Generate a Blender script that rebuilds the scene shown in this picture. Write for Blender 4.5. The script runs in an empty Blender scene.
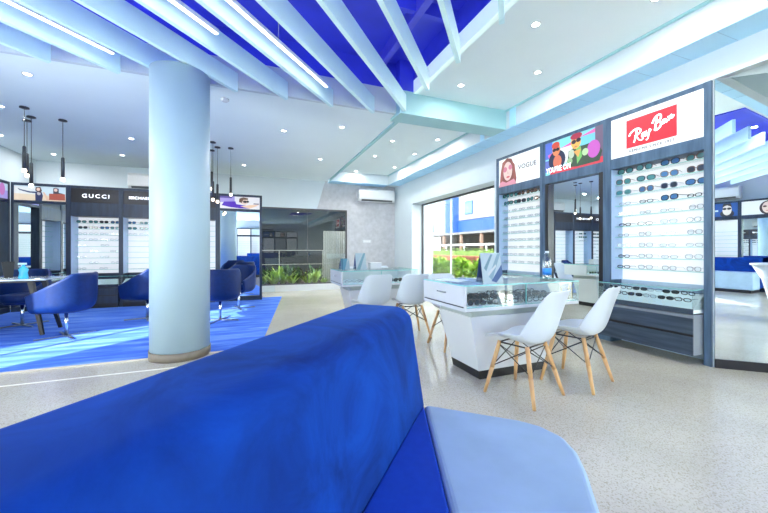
import bpy, math, random
from math import sin, cos, pi, radians as RAD
random.seed(7)
sc = bpy.context.scene
COL = sc.collection

# ------------------------------------------------------------------ materials
MC = {}
def pmat(name, col, rough=0.5, metal=0.0, var=0.04, scale=12.0, emit=0.0, ecol=None, spec=0.5, coat=0.0, sheen=0.0, bump=0.0, stretch=None):
    if name in MC: return MC[name]
    m = bpy.data.materials.new(name); m.use_nodes = True
    nt = m.node_tree; N = nt.nodes; L = nt.links
    b = N['Principled BSDF']
    b.inputs['Roughness'].default_value = rough
    b.inputs['Metallic'].default_value = metal
    b.inputs['Specular IOR Level'].default_value = spec
    b.inputs['Coat Weight'].default_value = coat
    if sheen:
        b.inputs['Sheen Weight'].default_value = sheen
        b.inputs['Sheen Tint'].default_value = (0.3, 0.55, 1, 1)
    tc = N.new('ShaderNodeTexCoord'); nz = N.new('ShaderNodeTexNoise')
    nz.inputs['Scale'].default_value = scale; nz.inputs['Detail'].default_value = 4
    src = tc.outputs['Object']
    if stretch:
        mp = N.new('ShaderNodeMapping'); mp.inputs['Scale'].default_value = stretch
        L.new(src, mp.inputs['Vector']); src = mp.outputs['Vector']
    L.new(src, nz.inputs['Vector'])
    r = N.new('ShaderNodeValToRGB')
    r.color_ramp.elements[0].position = 0.3; r.color_ramp.elements[1].position = 0.7
    r.color_ramp.elements[0].color = (*[max(0, c * (1 - var)) for c in col], 1)
    r.color_ramp.elements[1].color = (*[min(1, c * (1 + var)) for c in col], 1)
    L.new(nz.outputs['Fac'], r.inputs['Fac']); L.new(r.outputs['Color'], b.inputs['Base Color'])
    if emit:
        b.inputs['Emission Strength'].default_value = emit
        if ecol: b.inputs['Emission Color'].default_value = (*ecol, 1)
        else: L.new(r.outputs['Color'], b.inputs['Emission Color'])
    if bump:
        bp = N.new('ShaderNodeBump'); bp.inputs['Strength'].default_value = bump; bp.inputs['Distance'].default_value = 0.01
        L.new(nz.outputs['Fac'], bp.inputs['Height']); L.new(bp.outputs['Normal'], b.inputs['Normal'])
    MC[name] = m
    return m

def glass(name, tint=(0.95, 1, 0.99), refl=0.12, rough=0.0):
    if name in MC: return MC[name]
    m = bpy.data.materials.new(name); m.use_nodes = True
    nt = m.node_tree; N = nt.nodes; L = nt.links
    N.remove(N['Principled BSDF'])
    t = N.new('ShaderNodeBsdfTransparent'); t.inputs['Color'].default_value = (*tint, 1)
    g = N.new('ShaderNodeBsdfGlossy'); g.inputs['Roughness'].default_value = rough
    lw = N.new('ShaderNodeLayerWeight'); lw.inputs['Blend'].default_value = 0.35
    mul = N.new('ShaderNodeMath'); mul.operation = 'MULTIPLY_ADD'
    mul.inputs[1].default_value = 0.40; mul.inputs[2].default_value = refl
    L.new(lw.outputs['Fresnel'], mul.inputs[0])
    mx = N.new('ShaderNodeMixShader')
    L.new(mul.outputs[0], mx.inputs['Fac']); L.new(t.outputs[0], mx.inputs[1]); L.new(g.outputs[0], mx.inputs[2])
    L.new(mx.outputs[0], N['Material Output'].inputs['Surface'])
    MC[name] = m
    return m

def mirror_mat():
    if 'mirror' in MC: return MC['mirror']
    m = pmat('mirror', (0.86, 0.93, 0.95), 0.0, 1.0, 0.0)
    MC['mirror'] = m
    return m

def terrazzo():
    m = bpy.data.materials.new('terrazzo'); m.use_nodes = True
    nt = m.node_tree; N = nt.nodes; L = nt.links; b = N['Principled BSDF']
    tc = N.new('ShaderNodeTexCoord')
    v = N.new('ShaderNodeTexVoronoi'); v.inputs['Scale'].default_value = 170
    L.new(tc.outputs['Object'], v.inputs['Vector'])
    r = N.new('ShaderNodeValToRGB'); e = r.color_ramp.elements
    e[0].position = 0.0; e[0].color = (0.45, 0.40, 0.30, 1)
    e[1].position = 1.0; e[1].color = (0.68, 0.64, 0.54, 1)
    x = e.new(0.12); x.color = (0.55, 0.50, 0.40, 1)
    x = e.new(0.4); x.color = (0.66, 0.61, 0.51, 1)
    sep = N.new('ShaderNodeSeparateColor'); L.new(v.outputs['Color'], sep.inputs[0]); L.new(sep.outputs[0], r.inputs['Fac'])
    n2 = N.new('ShaderNodeTexNoise'); n2.inputs['Scale'].default_value = 1.3; n2.inputs['Detail'].default_value = 3
    L.new(tc.outputs['Object'], n2.inputs['Vector'])
    mx = N.new('ShaderNodeMix'); mx.data_type = 'RGBA'; mx.blend_type = 'MULTIPLY'; mx.inputs['Factor'].default_value = 0.35
    L.new(r.outputs['Color'], mx.inputs['A']); L.new(n2.outputs['Fac'], mx.inputs['B'])
    L.new(mx.outputs['Result'], b.inputs['Base Color'])
    b.inputs['Roughness'].default_value = 0.17; b.inputs['Specular IOR Level'].default_value = 0.6
    return m

def carpet_mat():
    m = bpy.data.materials.new('blue_carpet'); m.use_nodes = True
    nt = m.node_tree; N = nt.nodes; L = nt.links; b = N['Principled BSDF']
    tc = N.new('ShaderNodeTexCoord'); mp = N.new('ShaderNodeMapping')
    mp.inputs['Scale'].default_value = (0.6, 5.5, 1); mp.inputs['Rotation'].default_value = (0, 0, RAD(6))
    L.new(tc.outputs['Object'], mp.inputs['Vector'])
    n = N.new('ShaderNodeTexNoise'); n.inputs['Scale'].default_value = 1.6; n.inputs['Detail'].default_value = 8; n.inputs['Roughness'].default_value = 0.65
    L.new(mp.outputs['Vector'], n.inputs['Vector'])
    r = N.new('ShaderNodeValToRGB'); e = r.color_ramp.elements
    e[0].position = 0.32; e[0].color = (0.045, 0.12, 0.62, 1)
    e[1].position = 0.72; e[1].color = (0.26, 0.45, 0.86, 1)
    x = e.new(0.5); x.color = (0.085, 0.21, 0.76, 1)
    L.new(n.outputs['Fac'], r.inputs['Fac']); L.new(r.outputs['Color'], b.inputs['Base Color'])
    b.inputs['Roughness'].default_value = 0.95; b.inputs['Specular IOR Level'].default_value = 0.1
    return m

def wood(name, a, c, scale=(1, 14, 14), rough=0.5):
    if name in MC: return MC[name]
    m = bpy.data.materials.new(name); m.use_nodes = True
    nt = m.node_tree; N = nt.nodes; L = nt.links; b = N['Principled BSDF']
    tc = N.new('ShaderNodeTexCoord'); mp = N.new('ShaderNodeMapping'); mp.inputs['Scale'].default_value = scale
    L.new(tc.outputs['Object'], mp.inputs['Vector'])
    n = N.new('ShaderNodeTexNoise'); n.inputs['Scale'].default_value = 2.5; n.inputs['Detail'].default_value = 7
    L.new(mp.outputs['Vector'], n.inputs['Vector'])
    r = N.new('ShaderNodeValToRGB'); e = r.color_ramp.elements
    e[0].position = 0.3; e[0].color = (*a, 1); e[1].position = 0.75; e[1].color = (*c, 1)
    L.new(n.outputs['Fac'], r.inputs['Fac']); L.new(r.outputs['Color'], b.inputs['Base Color'])
    b.inputs['Roughness'].default_value = rough
    MC[name] = m
    return m

def ink(c, e=0.55):
    return pmat('ink_%02x%02x%02x_%d' % (*[int(x * 255) for x in c], int(e * 100)), [x * 0.5 for x in c], 0.4, 0, 0.02, 30, emit=e * 0.75)

WHITE_PAINT = pmat('white_paint', (0.58, 0.66, 0.72), 0.6, var=0.015, scale=3)
CEIL_PAINT = pmat('ceiling_paint', (0.82, 0.92, 0.94), 0.7, var=0.01, scale=2)
BLUE_PAINT = pmat('deep_blue_paint', (0.055, 0.070, 0.76), 0.5, var=0.12, scale=2)
BLUE_SHADE_PAINT = pmat('pale_blue_shade_paint', (0.46, 0.76, 0.98), 0.55, var=0.02, scale=3)  # pale blue strips, and the shade painted on bulkhead undersides
TEAL_PAINT = pmat('pale_teal_paint', (0.36, 0.62, 0.66), 0.55, var=0.02, scale=3)
BAFFLE = pmat('baffle_laminate', (0.68, 0.93, 0.98), 0.45, var=0.03, scale=5, stretch=(1, 8, 1))
STUCCO = pmat('grey_stucco', (0.46, 0.47, 0.51), 0.85, var=0.10, scale=9, bump=0.25)
COLUMN_M = pmat('column_paint', (0.40, 0.54, 0.63), 0.45, var=0.015, scale=3)
NAVY_WOOD = wood('navy_ash_wood', (0.028, 0.065, 0.12), (0.085, 0.15, 0.24), (9, 9, 1), 0.42)
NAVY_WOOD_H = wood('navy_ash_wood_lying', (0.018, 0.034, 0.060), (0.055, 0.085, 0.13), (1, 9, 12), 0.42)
DARK_WOOD = wood('blue_black_laminate', (0.006, 0.014, 0.035), (0.018, 0.035, 0.075), (9, 9, 1), 0.4)
BLACK = pmat('black_lacquer', (0.010, 0.010, 0.014), 0.3, var=0.1)
CHROME = pmat('chrome', (0.75, 0.80, 0.86), 0.12, 1.0, 0.02)
STEEL = pmat('brushed_steel', (0.35, 0.38, 0.42), 0.3, 1.0, 0.05, 30)
WHITE_LAM = pmat('white_laminate', (0.62, 0.65, 0.68), 0.25, var=0.01, scale=4)
GREYGREEN = pmat('grey_green_band', (0.36, 0.42, 0.41), 0.4, var=0.04)
PLASTIC = pmat('white_shell_plastic', (0.56, 0.62, 0.68), 0.32, var=0.01, scale=5)
BEECH = wood('beech_wood', (0.52, 0.29, 0.12), (0.68, 0.43, 0.21), (10, 10, 1), 0.45)
BLUE_LEATHER = pmat('blue_leather', (0.001, 0.020, 0.115), 0.5, var=0.15, scale=25, bump=0.08, spec=0.3)
VELVET = None
GLASS = glass('clear_glass', (0.95, 0.99, 0.985), 0.015)
PANE = glass('window_pane', (0.97, 0.99, 0.99), 0.03)
DARKPANE = glass('tinted_window_pane', (0.76, 0.79, 0.80), 0.07)
EDGE = pmat('green_glass_edge', (0.25, 0.62, 0.60), 0.15, var=0.05, spec=0.7)
LIGHTBOX = pmat('lightbox_diffuser', (0.62, 0.64, 0.66), 0.5, var=0.01, emit=0.36)
LED = pmat('led_diffuser', (1, 1, 1), 0.4, var=0.0, emit=1.6, ecol=(1.0, 0.97, 0.93))
BULB = pmat('warm_bulb', (1, 1, 1), 0.4, var=0.0, emit=3.0, ecol=(1.0, 0.80, 0.55))
LENS = pmat('downlight_lens', (1, 1, 1), 0.4, var=0.0, emit=10.0, ecol=(1.0, 0.97, 0.92))
MIRROR = mirror_mat()
TRAY = pmat('pale_tray', (0.80, 0.88, 0.92), 0.5, var=0.03)

def velvet(name, a, c):
    m = bpy.data.materials.new(name); m.use_nodes = True
    nt = m.node_tree; N = nt.nodes; L = nt.links; b = N['Principled BSDF']
    tc = N.new('ShaderNodeTexCoord')
    n = N.new('ShaderNodeTexNoise'); n.inputs['Scale'].default_value = 3.2; n.inputs['Detail'].default_value = 9
    n.inputs['Roughness'].default_value = 0.62; n.inputs['Distortion'].default_value = 1.1
    L.new(tc.outputs['Object'], n.inputs['Vector'])
    r = N.new('ShaderNodeValToRGB'); e = r.color_ramp.elements
    e[0].position = 0.30; e[0].color = (*a, 1); e[1].position = 0.72; e[1].color = (*c, 1)
    L.new(n.outputs['Fac'], r.inputs['Fac']); L.new(r.outputs['Color'], b.inputs['Base Color'])
    b.inputs['Roughness'].default_value = 0.85; b.inputs['Specular IOR Level'].default_value = 0.15
    b.inputs['Sheen Weight'].default_value = 0.12; b.inputs['Sheen Tint'].default_value = (0.05, 0.35, 1, 1)
    b.inputs['Sheen Roughness'].default_value = 0.45
    return m
VELVET = velvet('blue_velvet', (0.0005, 0.012, 0.12), (0.001, 0.052, 0.36))
SEAT_BLUE = pmat('royal_blue_cloth', (0.003, 0.045, 0.38), 0.8, var=0.06, scale=40, spec=0.2)
SEAT_PALE = pmat('pale_blue_suede', (0.33, 0.45, 0.58), 0.9, var=0.07, scale=6, spec=0.15)

# ------------------------------------------------------------------ mesh builder
class MB:
    def __init__(s): s.v = []; s.f = []; s.m = []; s.s = []; s.mi = 0
    def face(s, idx, smooth=False): s.f.append(idx); s.m.append(s.mi); s.s.append(smooth)
    def quad(s, *p):
        b = len(s.v); s.v += [tuple(q) for q in p]; s.face(list(range(b, b + len(p)))); return s
    def box(s, x0, x1, y0, y1, z0, z1):
        b = len(s.v)
        s.v += [(x0, y0, z0), (x1, y0, z0), (x1, y1, z0), (x0, y1, z0), (x0, y0, z1), (x1, y0, z1), (x1, y1, z1), (x0, y1, z1)]
        for f in ((0, 3, 2, 1), (4, 5, 6, 7), (0, 1, 5, 4), (1, 2, 6, 5), (2, 3, 7, 6), (3, 0, 4, 7)): s.face([b + i for i in f])
        return s
    def prism(s, pts, z0, z1, top=None):
        n = len(pts); b = len(s.v); top = top or pts
        s.v += [(p[0], p[1], z0) for p in pts] + [(p[0], p[1], z1) for p in top]
        s.face([b + i for i in range(n)][::-1]); s.face([b + n + i for i in range(n)])
        for i in range(n):
            j = (i + 1) % n; s.face([b + i, b + j, b + n + j, b + n + i])
        return s
    def cyl(s, p0, p1, r0, r1=None, n=12, cap=True):
        r1 = r0 if r1 is None else r1
        d = [p1[i] - p0[i] for i in range(3)]; l = math.sqrt(sum(x * x for x in d)) or 1; d = [x / l for x in d]
        a = (1, 0, 0) if abs(d[0]) < 0.8 else (0, 1, 0)
        u = (d[1] * a[2] - d[2] * a[1], d[2] * a[0] - d[0] * a[2], d[0] * a[1] - d[1] * a[0])
        ul = math.sqrt(sum(x * x for x in u)); u = [x / ul for x in u]
        w = (d[1] * u[2] - d[2] * u[1], d[2] * u[0] - d[0] * u[2], d[0] * u[1] - d[1] * u[0])
        b = len(s.v)
        for p, r in ((p0, r0), (p1, r1)):
            for k in range(n):
                t = 2 * pi * k / n
                s.v.append(tuple(p[i] + r * (cos(t) * u[i] + sin(t) * w[i]) for i in range(3)))
        for k in range(n):
            j = (k + 1) % n; s.face([b + k, b + j, b + n + j, b + n + k], True)
        if cap: s.face([b + i for i in range(n)][::-1]); s.face([b + n + i for i in range(n)])
        return s
    def tube(s, pts, r, n=8):
        for a, c in zip(pts, pts[1:]): s.cyl(a, c, r, r, n)
        return s
    def lathe(s, prof, n=24, c=(0, 0)):
        b = len(s.v); m = len(prof)
        for r, z in prof:
            for k in range(n):
                t = 2 * pi * k / n; s.v.append((c[0] + r * cos(t), c[1] + r * sin(t), z))
        for i in range(m - 1):
            for k in range(n):
                j = (k + 1) % n
                s.face([b + i * n + k, b + i * n + j, b + (i + 1) * n + j, b + (i + 1) * n + k], True)
        s.face([b + k for k in range(n)][::-1]); s.face([b + (m - 1) * n + k for k in range(n)])
        return s
    def grid(s, P, nu, nv, smooth=True, closed=False):
        b = len(s.v)
        for i in range(nu):
            for j in range(nv): s.v.append(P(i, j))
        for i in range(nu if closed else nu - 1):
            for j in range(nv - 1):
                k = (i + 1) % nu
                s.face([b + i * nv + j, b + k * nv + j, b + k * nv + j + 1, b + i * nv + j + 1], smooth)
        return s
    def flat(s, pts, y):            # polygon in the xz plane facing -y
        b = len(s.v); s.v += [(p[0], y, p[1]) for p in pts]; s.face(list(range(b, b + len(pts)))); return s
    def build(s, name, mats, parent=None, loc=(0, 0, 0), rz=0, bevel=0, seg=2, solid=0, sub=0, label=None):
        me = bpy.data.meshes.new(name); me.from_pydata(s.v, [], s.f)
        if not isinstance(mats, (list, tuple)): mats = [mats]
        for m in mats: me.materials.append(m)
        me.polygons.foreach_set('material_index', s.m); me.polygons.foreach_set('use_smooth', s.s)
        me.update()
        o = bpy.data.objects.new(name, me); COL.objects.link(o)
        o.location = loc; o.rotation_euler = (0, 0, rz)
        if parent: o.parent = parent
        if solid:
            d = o.modifiers.new('solid', 'SOLIDIFY'); d.thickness = solid; d.offset = 0
        if bevel:
            d = o.modifiers.new('bevel', 'BEVEL'); d.width = bevel; d.segments = seg; d.limit_method = 'ANGLE'
            d.harden_normals = False
        if sub:
            d = o.modifiers.new('sub', 'SUBSURF'); d.levels = sub; d.render_levels = sub
        if label: o['label'] = label
        return o

def tag(o, label, cat, group=None, kind=None):
    if label: o['label'] = label
    if cat: o['category'] = cat
    if group: o['group'] = group
    if kind: o['kind'] = kind
    return o
def thing(name, label, cat, loc=(0, 0, 0), rz=0, group=None):
    o = bpy.data.objects.new(name, None); COL.objects.link(o); o.empty_display_size = 0.1
    o.location = loc; o.rotation_euler = (0, 0, rz)
    return tag(o, label, cat, group)
def struct(name, mb, m, **k):
    o = mb.build(name, m, **k); o['kind'] = 'structure'; return o
def copy_tree(o, parent=None):
    c = o.copy(); COL.objects.link(c)
    if parent: c.parent = parent
    for ch in list(o.children): copy_tree(ch, c)
    return c
ORD = ['first', 'second', 'third', 'fourth', 'fifth', 'sixth', 'seventh', 'eighth', 'ninth', 'tenth', 'eleventh', 'twelfth', 'thirteenth', 'fourteenth', 'fifteenth', 'sixteenth', 'seventeenth', 'eighteenth', 'nineteenth', 'twentieth', 'twenty-first', 'twenty-second', 'twenty-third', 'twenty-fourth', 'twenty-fifth', 'twenty-sixth', 'twenty-seventh', 'twenty-eighth']

def ell(cx, cz, rx, rz, rot=0, n=22, a0=0, a1=360):
    out = []
    for k in range(n):
        t = RAD(a0 + (a1 - a0) * k / n); x, z = rx * cos(t), rz * sin(t)
        out.append((cx + x * cos(rot) - z * sin(rot), cz + x * sin(rot) + z * cos(rot)))
    return out
def rect(x0, x1, z0, z1): return [(x0, z0), (x1, z0), (x1, z1), (x0, z1)]

ART_Y = {}
def art(parent, name, items, W, H, x0, z0, y, e=0.55):
    """flat printed shapes; coordinates 0..1 over a panel of W x H whose lower left is x0, z0."""
    mats = []; mb = MB(); y = ART_Y.get(parent.name, y); ART_Y[parent.name] = y - 0.0006 * len(items)
    for k, (poly, c) in enumerate(items):
        m = ink(c, e)
        if m not in mats: mats.append(m)
        mb.mi = mats.index(m)
        mb.flat([(x0 + min(1, max(0, p[0])) * W, z0 + min(1, max(0, p[1])) * H) for p in poly], y - 0.0006 * k)
    return mb.build(name, mats, parent)

def text(parent, name, body, x0, z0, w, h, y, m, shear=0, spacing=1.0, bold=0.0):
    cu = bpy.data.curves.new(name, 'FONT'); cu.body = body; cu.shear = shear; cu.space_character = spacing
    cu.offset = bold; cu.resolution_u = 3
    t = bpy.data.objects.new(name, cu); COL.objects.link(t)
    dg = bpy.context.evaluated_depsgraph_get(); dg.update()
    me = bpy.data.meshes.new_from_object(t.evaluated_get(dg))
    bpy.data.objects.remove(t); bpy.data.curves.remove(cu)
    xs = [v.co.x for v in me.vertices]; ys = [v.co.y for v in me.vertices]
    ax, bx, ay, by = min(xs), max(xs), min(ys), max(ys)
    for v in me.vertices:
        v.co = (x0 + (v.co.x - ax) / (bx - ax) * w, y, z0 + (v.co.y - ay) / (by - ay) * h)
    me.materials.clear(); me.materials.append(m)
    o = bpy.data.objects.new(name, me); COL.objects.link(o); o.parent = parent
    return o

def smooth_pts(p, n=6):
    out = []
    q = [p[0]] + list(p) + [p[-1]]
    for i in range(1, len(q) - 2):
        a, b, c, d = q[i - 1], q[i], q[i + 1], q[i + 2]
        for k in range(n):
            t = k / n
            out.append(tuple(0.5 * (2 * b[j] + (c[j] - a[j]) * t + (2 * a[j] - 5 * b[j] + 4 * c[j] - d[j]) * t * t + (3 * b[j] - a[j] - 3 * c[j] + d[j]) * t ** 3) for j in (0, 1)))
    out.append(tuple(p[-1])); return out
def ribbon(mb, pts, w, y):
    pts = smooth_pts(pts)
    L, Rr = [], []
    for i, p in enumerate(pts):
        a = pts[max(0, i - 1)]; c = pts[min(len(pts) - 1, i + 1)]
        dx, dz = c[0] - a[0], c[1] - a[1]; l = math.hypot(dx, dz) or 1
        L.append((p[0] - dz / l * w / 2, p[1] + dx / l * w / 2)); Rr.append((p[0] + dz / l * w / 2, p[1] - dx / l * w / 2))
    for i in range(len(pts) - 1):
        mb.flat([L[i], Rr[i], Rr[i + 1], L[i + 1]], y)

# ------------------------------------------------------------------ camera
YAW = RAD(21.45)
cam = bpy.data.cameras.new('camera'); co = bpy.data.objects.new('camera', cam); COL.objects.link(co)
cam.sensor_width = 36; cam.lens = 341 / 768 * 36; cam.shift_y = -6.5 / 768; cam.clip_start = 0.03
co.location = (0, 0, 1.12); co.rotation_euler = (pi / 2, 0, -YAW)
sc.camera = co

# ------------------------------------------------------------------ room shell
XL, XR, YB, YS = -4.3, 4.12, 9.6, -7.33
struct('floor', MB().box(XL, 4.46, YS, YB + 0.2, -0.1, 0).box(4.46, 6.15, YS, 1.9, -0.1, 0), terrazzo())
w = MB()
w.box(4.12, 4.77, 8.4, YB, 0, 3.75)
w.box(4.12, 4.46, 5.02, 8.4, 0, 0.27).box(4.12, 4.46, 5.02, 8.4, 2.38, 3.75)
w.box(4.12, 4.46, 4.955, 5.02, 0, 3.75)
w.box(4.36, 4.46, 1.885, 4.955, 0, 2.75).box(4.12, 4.46, 1.885, 4.955, 2.75, 3.75)
w.box(4.12, 4.20, YS, 1.885, 2.75, 3.75)
w.prism([(4.13, 1.885), (6.05, 0.156), (6.15, 0.156), (6.15, 0.3), (4.36, 1.95), (4.13, 1.95)], 0, 3.75)
w.box(6.05, 6.15, -0.4, 0.156, 0, 3.75).box(6.05, 6.15, YS, -6.6, 0, 3.75).box(6.05, 6.15, -6.6, -0.4, 2.75, 3.75)
struct('wall_right', w, WHITE_PAINT)
w = MB()
w.box(XL, 0.12, YB, YB + 0.2, 0, 3.75).box(0.12, 2.62, YB, YB + 0.2, 0, 0.17).box(0.12, 2.62, YB, YB + 0.2, 2.27, 3.75)
w.box(2.62, 4.46, YB, YB + 0.2, 0, 3.75)
struct('wall_back', w, WHITE_PAINT)
# grey plaster field with a slanted edge
struct('trim_1', MB().prism([(0, 0), (1, 0)], 0, 1) if False else
       MB().quad((2.62, YB - 0.004, 0.17), (4.12, YB - 0.004, 0.17), (4.12, YB - 0.004, 3.3), (2.05, YB - 0.004, 3.3), (1.75, YB - 0.004, 2.27), (2.62, YB - 0.004, 2.27)), STUCCO)
struct('baseboard_back', MB().box(0.62, 4.12, YB - 0.03, YB, 0, 0.17), pmat('sill_white', (0.64, 0.66, 0.68), 0.5, var=0.02))
w = MB()
w.box(XL - 0.2, XL, 3.9, YB, 0, 3.75).box(XL - 0.2, XL, 2.2, 3.9, 2.95, 3.75).box(XL - 0.2, XL, 2.2, 3.9, 0, 0.05)
w.box(XL - 0.2, XL, -2.5, 2.2, 0, 3.75).box(XL - 0.2, XL, YS, -2.5, 2.95, 3.75)
struct('wall_left', w, WHITE_PAINT)
w = MB(); w.box(XL - 0.2, -0.8, YS - 0.2, YS, 2.95, 3.75).box(-0.8, 6.15, YS - 0.2, YS, 0, 3.75)
struct('wall_front', w, WHITE_PAINT)
FRAME_G = pmat('grey_window_frame', (0.06, 0.06, 0.07), 0.4, var=0.05)
def win(n, pane_mb, frame_mb, pm, fm):
    o = pane_mb.build('window_%d' % n, pm); o['kind'] = 'structure'
    frame_mb.build('window_frame', fm, o)
# left + front daylight glazing
f = MB()
for y in (2.2, 3.05, 3.86): f.box(XL - 0.12, XL - 0.06, y, y + 0.04, 0.05, 2.95)
win(1, MB().box(XL - 0.1, XL - 0.09, 2.2, 3.9, 0.05, 2.95), f, PANE, FRAME_G)
f = MB()
for y in (YS, -5.7, -4.1, -2.54): f.box(XL - 0.12, XL - 0.06, y, y + 0.04, 0, 2.95)
win(2, MB().box(XL - 0.1, XL - 0.09, YS, -2.5, 0, 2.95), f, PANE, FRAME_G)
f = MB()
for x in (XL, -3.1, -2.0, -0.84): f.box(x, x + 0.04, YS - 0.12, YS - 0.06, 0, 2.95)
win(3, MB().box(XL, -0.8, YS - 0.1, YS - 0.09, 0, 2.95), f, PANE, FRAME_G)  # unseen front glazing, added so daylight floods in
f = MB()
for y in (-6.6, -4.5, -2.4, -0.44): f.box(6.08, 6.12, y, y + 0.04, 0, 2.75)
win(6, MB().box(6.095, 6.105, -6.6, -0.4, 0, 2.75), f, PANE, FRAME_G)  # unseen east glazing, added to bring in daylight from the right
# right street window
f = MB()
f.box(4.42, 4.46, 8.36, 8.4, 0.27, 2.38).box(4.42, 4.46, 5.02, 5.06, 0.27, 2.38).box(4.42, 4.46, 5.06, 8.36, 2.34, 2.38).box(4.42, 4.46, 5.06, 8.36, 0.27, 0.31)
win(4, MB().box(4.435, 4.445, 5.06, 8.36, 0.31, 2.34), f, glass('dimmed_window_pane', (0.72, 0.74, 0.75), 0.03), FRAME_G)  # pane tint added to dim the overbright street view
MB().box(4.42, 4.45, 6.94, 6.955, 0.31, 2.34).build('glass_joint', pmat('joint', (0.8, 0.85, 0.85), 0.3), bpy.data.objects['window_4'])
# back garden window
f = MB()
f.box(0.12, 0.16, YB, YB + 0.06, 0.17, 2.27).box(2.58, 2.62, YB, YB + 0.06, 0.17, 2.27).box(0.16, 2.58, YB, YB + 0.06, 2.23, 2.27).box(0.16, 2.58, YB, YB + 0.06, 0.17, 0.20)
f.box(1.49, 1.5, YB + 0.01, YB + 0.04, 0.2, 2.23)
win(5, MB().box(0.16, 2.58, YB + 0.03, YB + 0.036, 0.20, 2.23), f, DARKPANE, FRAME_G)

# ------------------------------------------------------------------ ceilings
c = MB()
c.box(XL, 2.02, 4.5, YB, 3.06, 3.16)                    # low ceiling
c.box(2.2, 4.12, -1.2, 4.31, 3.32, 3.42).box(3.45, 4.12, YS, -1.2, 3.32, 3.42).box(4.20, 6.05, YS, 1.885, 3.32, 3.42)                  # right ceiling
c.box(2.05, 4.12, 4.65, YB, 3.30, 3.42)                 # back right ceiling
struct('ceiling', c, CEIL_PAINT)
c = MB(); c.box(XL, 2.2, YS, 4.5, 3.76, 3.86)
c.box(2.2, 3.45, YS, -1.2, 3.76, 3.86).box(3.40, 3.45, YS, -1.2, 3.30, 3.76).box(2.2, 3.40, -1.26, -1.2, 3.30, 3.76)
c.box(XL, 1.93, 4.45, 4.5, 3.40, 3.76).box(2.14, 2.2, -1.26, 4.31, 3.50, 3.76).box(1.93, 2.2, 4.31, 4.5, 3.34, 3.76).box(XL, XL + 0.05, YS, 4.45, 3.30, 3.76)
struct('ceiling_recess', c, BLUE_PAINT)
struct('trim_2', MB().box(XL, 1.93, 4.45, 4.5, 3.06, 3.40), WHITE_PAINT)
cv = MB().box(2.14, 2.2, -1.2, 4.31, 3.32, 3.50).build('glow_trim', pmat('mint_trim_glow', (0.72, 0.90, 0.85), 0.5, var=0.02, emit=0.22))  # mint edge trim; its light wash is put in as emission
tag(cv, 'mint trim with added glow along the right edge of the blue ceiling recess', 'ceiling trim')
struct('trim_4', MB().box(2.02, 2.075, 4.65, 9.25, 3.03, 3.30), TEAL_PAINT)
struct('beam', MB().box(1.93, 3.77, 4.31, 4.65, 3.02, 3.34), TEAL_PAINT)
struct('trim_5', MB().box(3.77, 4.12, YS, YB, 3.025, 3.32), WHITE_PAINT)
k = MB().box(3.77, 4.12, YS, 9.25, 3.018, 3.025)
struct('trim_6', k, BLUE_SHADE_PAINT)  # blue shade under the bulkhead, put into its colour
k = MB()
for y in [0.3 + 0.35 * i for i in range(26)]: k.box(3.775, 4.115, y, y + 0.004, 3.0165, 3.018)
struct('trim_7', k, pmat('seam', (0.30, 0.52, 0.72), 0.5))
struct('trim_8', MB().box(2.05, 3.77, 9.25, YB, 3.025, 3.30), WHITE_PAINT)
struct('trim_9', MB().box(2.05, 3.77, 9.25, YB, 3.018, 3.025), BLUE_SHADE_PAINT)  # shaded underside of the back bulkhead, blue put into its colour
struct('trim_10', MB().box(3.745, 3.77, YS, 4.31, 3.295, 3.32).box(3.745, 3.77, 4.65, 9.25, 3.275, 3.30), TEAL_PAINT)
struct('trim_11', MB().box(3.755, 3.77, 4.10, 4.22, 3.025, 3.295).box(3.755, 3.77, 4.85, 4.95, 3.025, 3.275), BLUE_SHADE_PAINT)
struct('trim_12', MB().box(1.62, 1.70, YS, 4.45, 3.6, 3.76), pmat('violet_blue_paint', (0.10, 0.10, 0.72), 0.5, var=0.06))
struct('trim_13', MB().box(XL, 2.14, 1.2, 1.28, 3.6, 3.76).box(XL, 2.14, 3.2, 3.26, 3.62, 3.76), BLUE_PAINT)

# column
cc = (-0.69, 4.19)
struct('column', MB().lathe([(0.28, 0.085), (0.28, 2.995)], 48, cc), COLUMN_M)
struct('baseboard_column', MB().lathe([(0.288, 0.0), (0.288, 0.085)], 48, cc), pmat('stone_skirting', (0.20, 0.17, 0.13), 0.5, var=0.1))

# ------------------------------------------------------------------ ceiling baffles and linear lamps
PHI = RAD(42); d1 = (sin(PHI), cos(PHI)); T = math.tan(PHI)
nb = 0
for k in range(-6, 20):
    cx = -2.98 + 0.575 * k
    x1, y1 = cx + T * 4.42, 4.42
    if x1 > 1.95: x1 = 1.95; y1 = (x1 - cx) / T
    if y1 < -2.6: x1 = 3.28; y1 = (x1 - cx) / T
    if y1 < -6.6: continue
    # run back until the left wall or the south edge of the recess
    L_ = min((x1 - (XL + 0.12)) / d1[0], (y1 + 7.2) / d1[1])
    nb += 1
    b = MB().box(-L_, 0, -0.022, 0.022, 0, 0.22).build('ceiling_baffle', BAFFLE, None, (x1, y1, 3.0), pi / 2 - PHI)
    tag(b, 'pale blue slanting ceiling baffle under the blue recess, %s from the left' % ORD[nb - 1], 'ceiling baffle', 'slanting ceiling baffles')
    for t in (0.3, 0.8): MB().box(-L_ * t - 0.02, -L_ * t + 0.02, -0.01, 0.01, 0.22, 0.76).build('hanger', BLUE_PAINT, b)
LL = [(-5.06, 4.2, 'leftmost of three'), (-3.40, 3.47, 'middle one of three'), (-2.83, 4.11, 'rightmost of three')]
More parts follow.
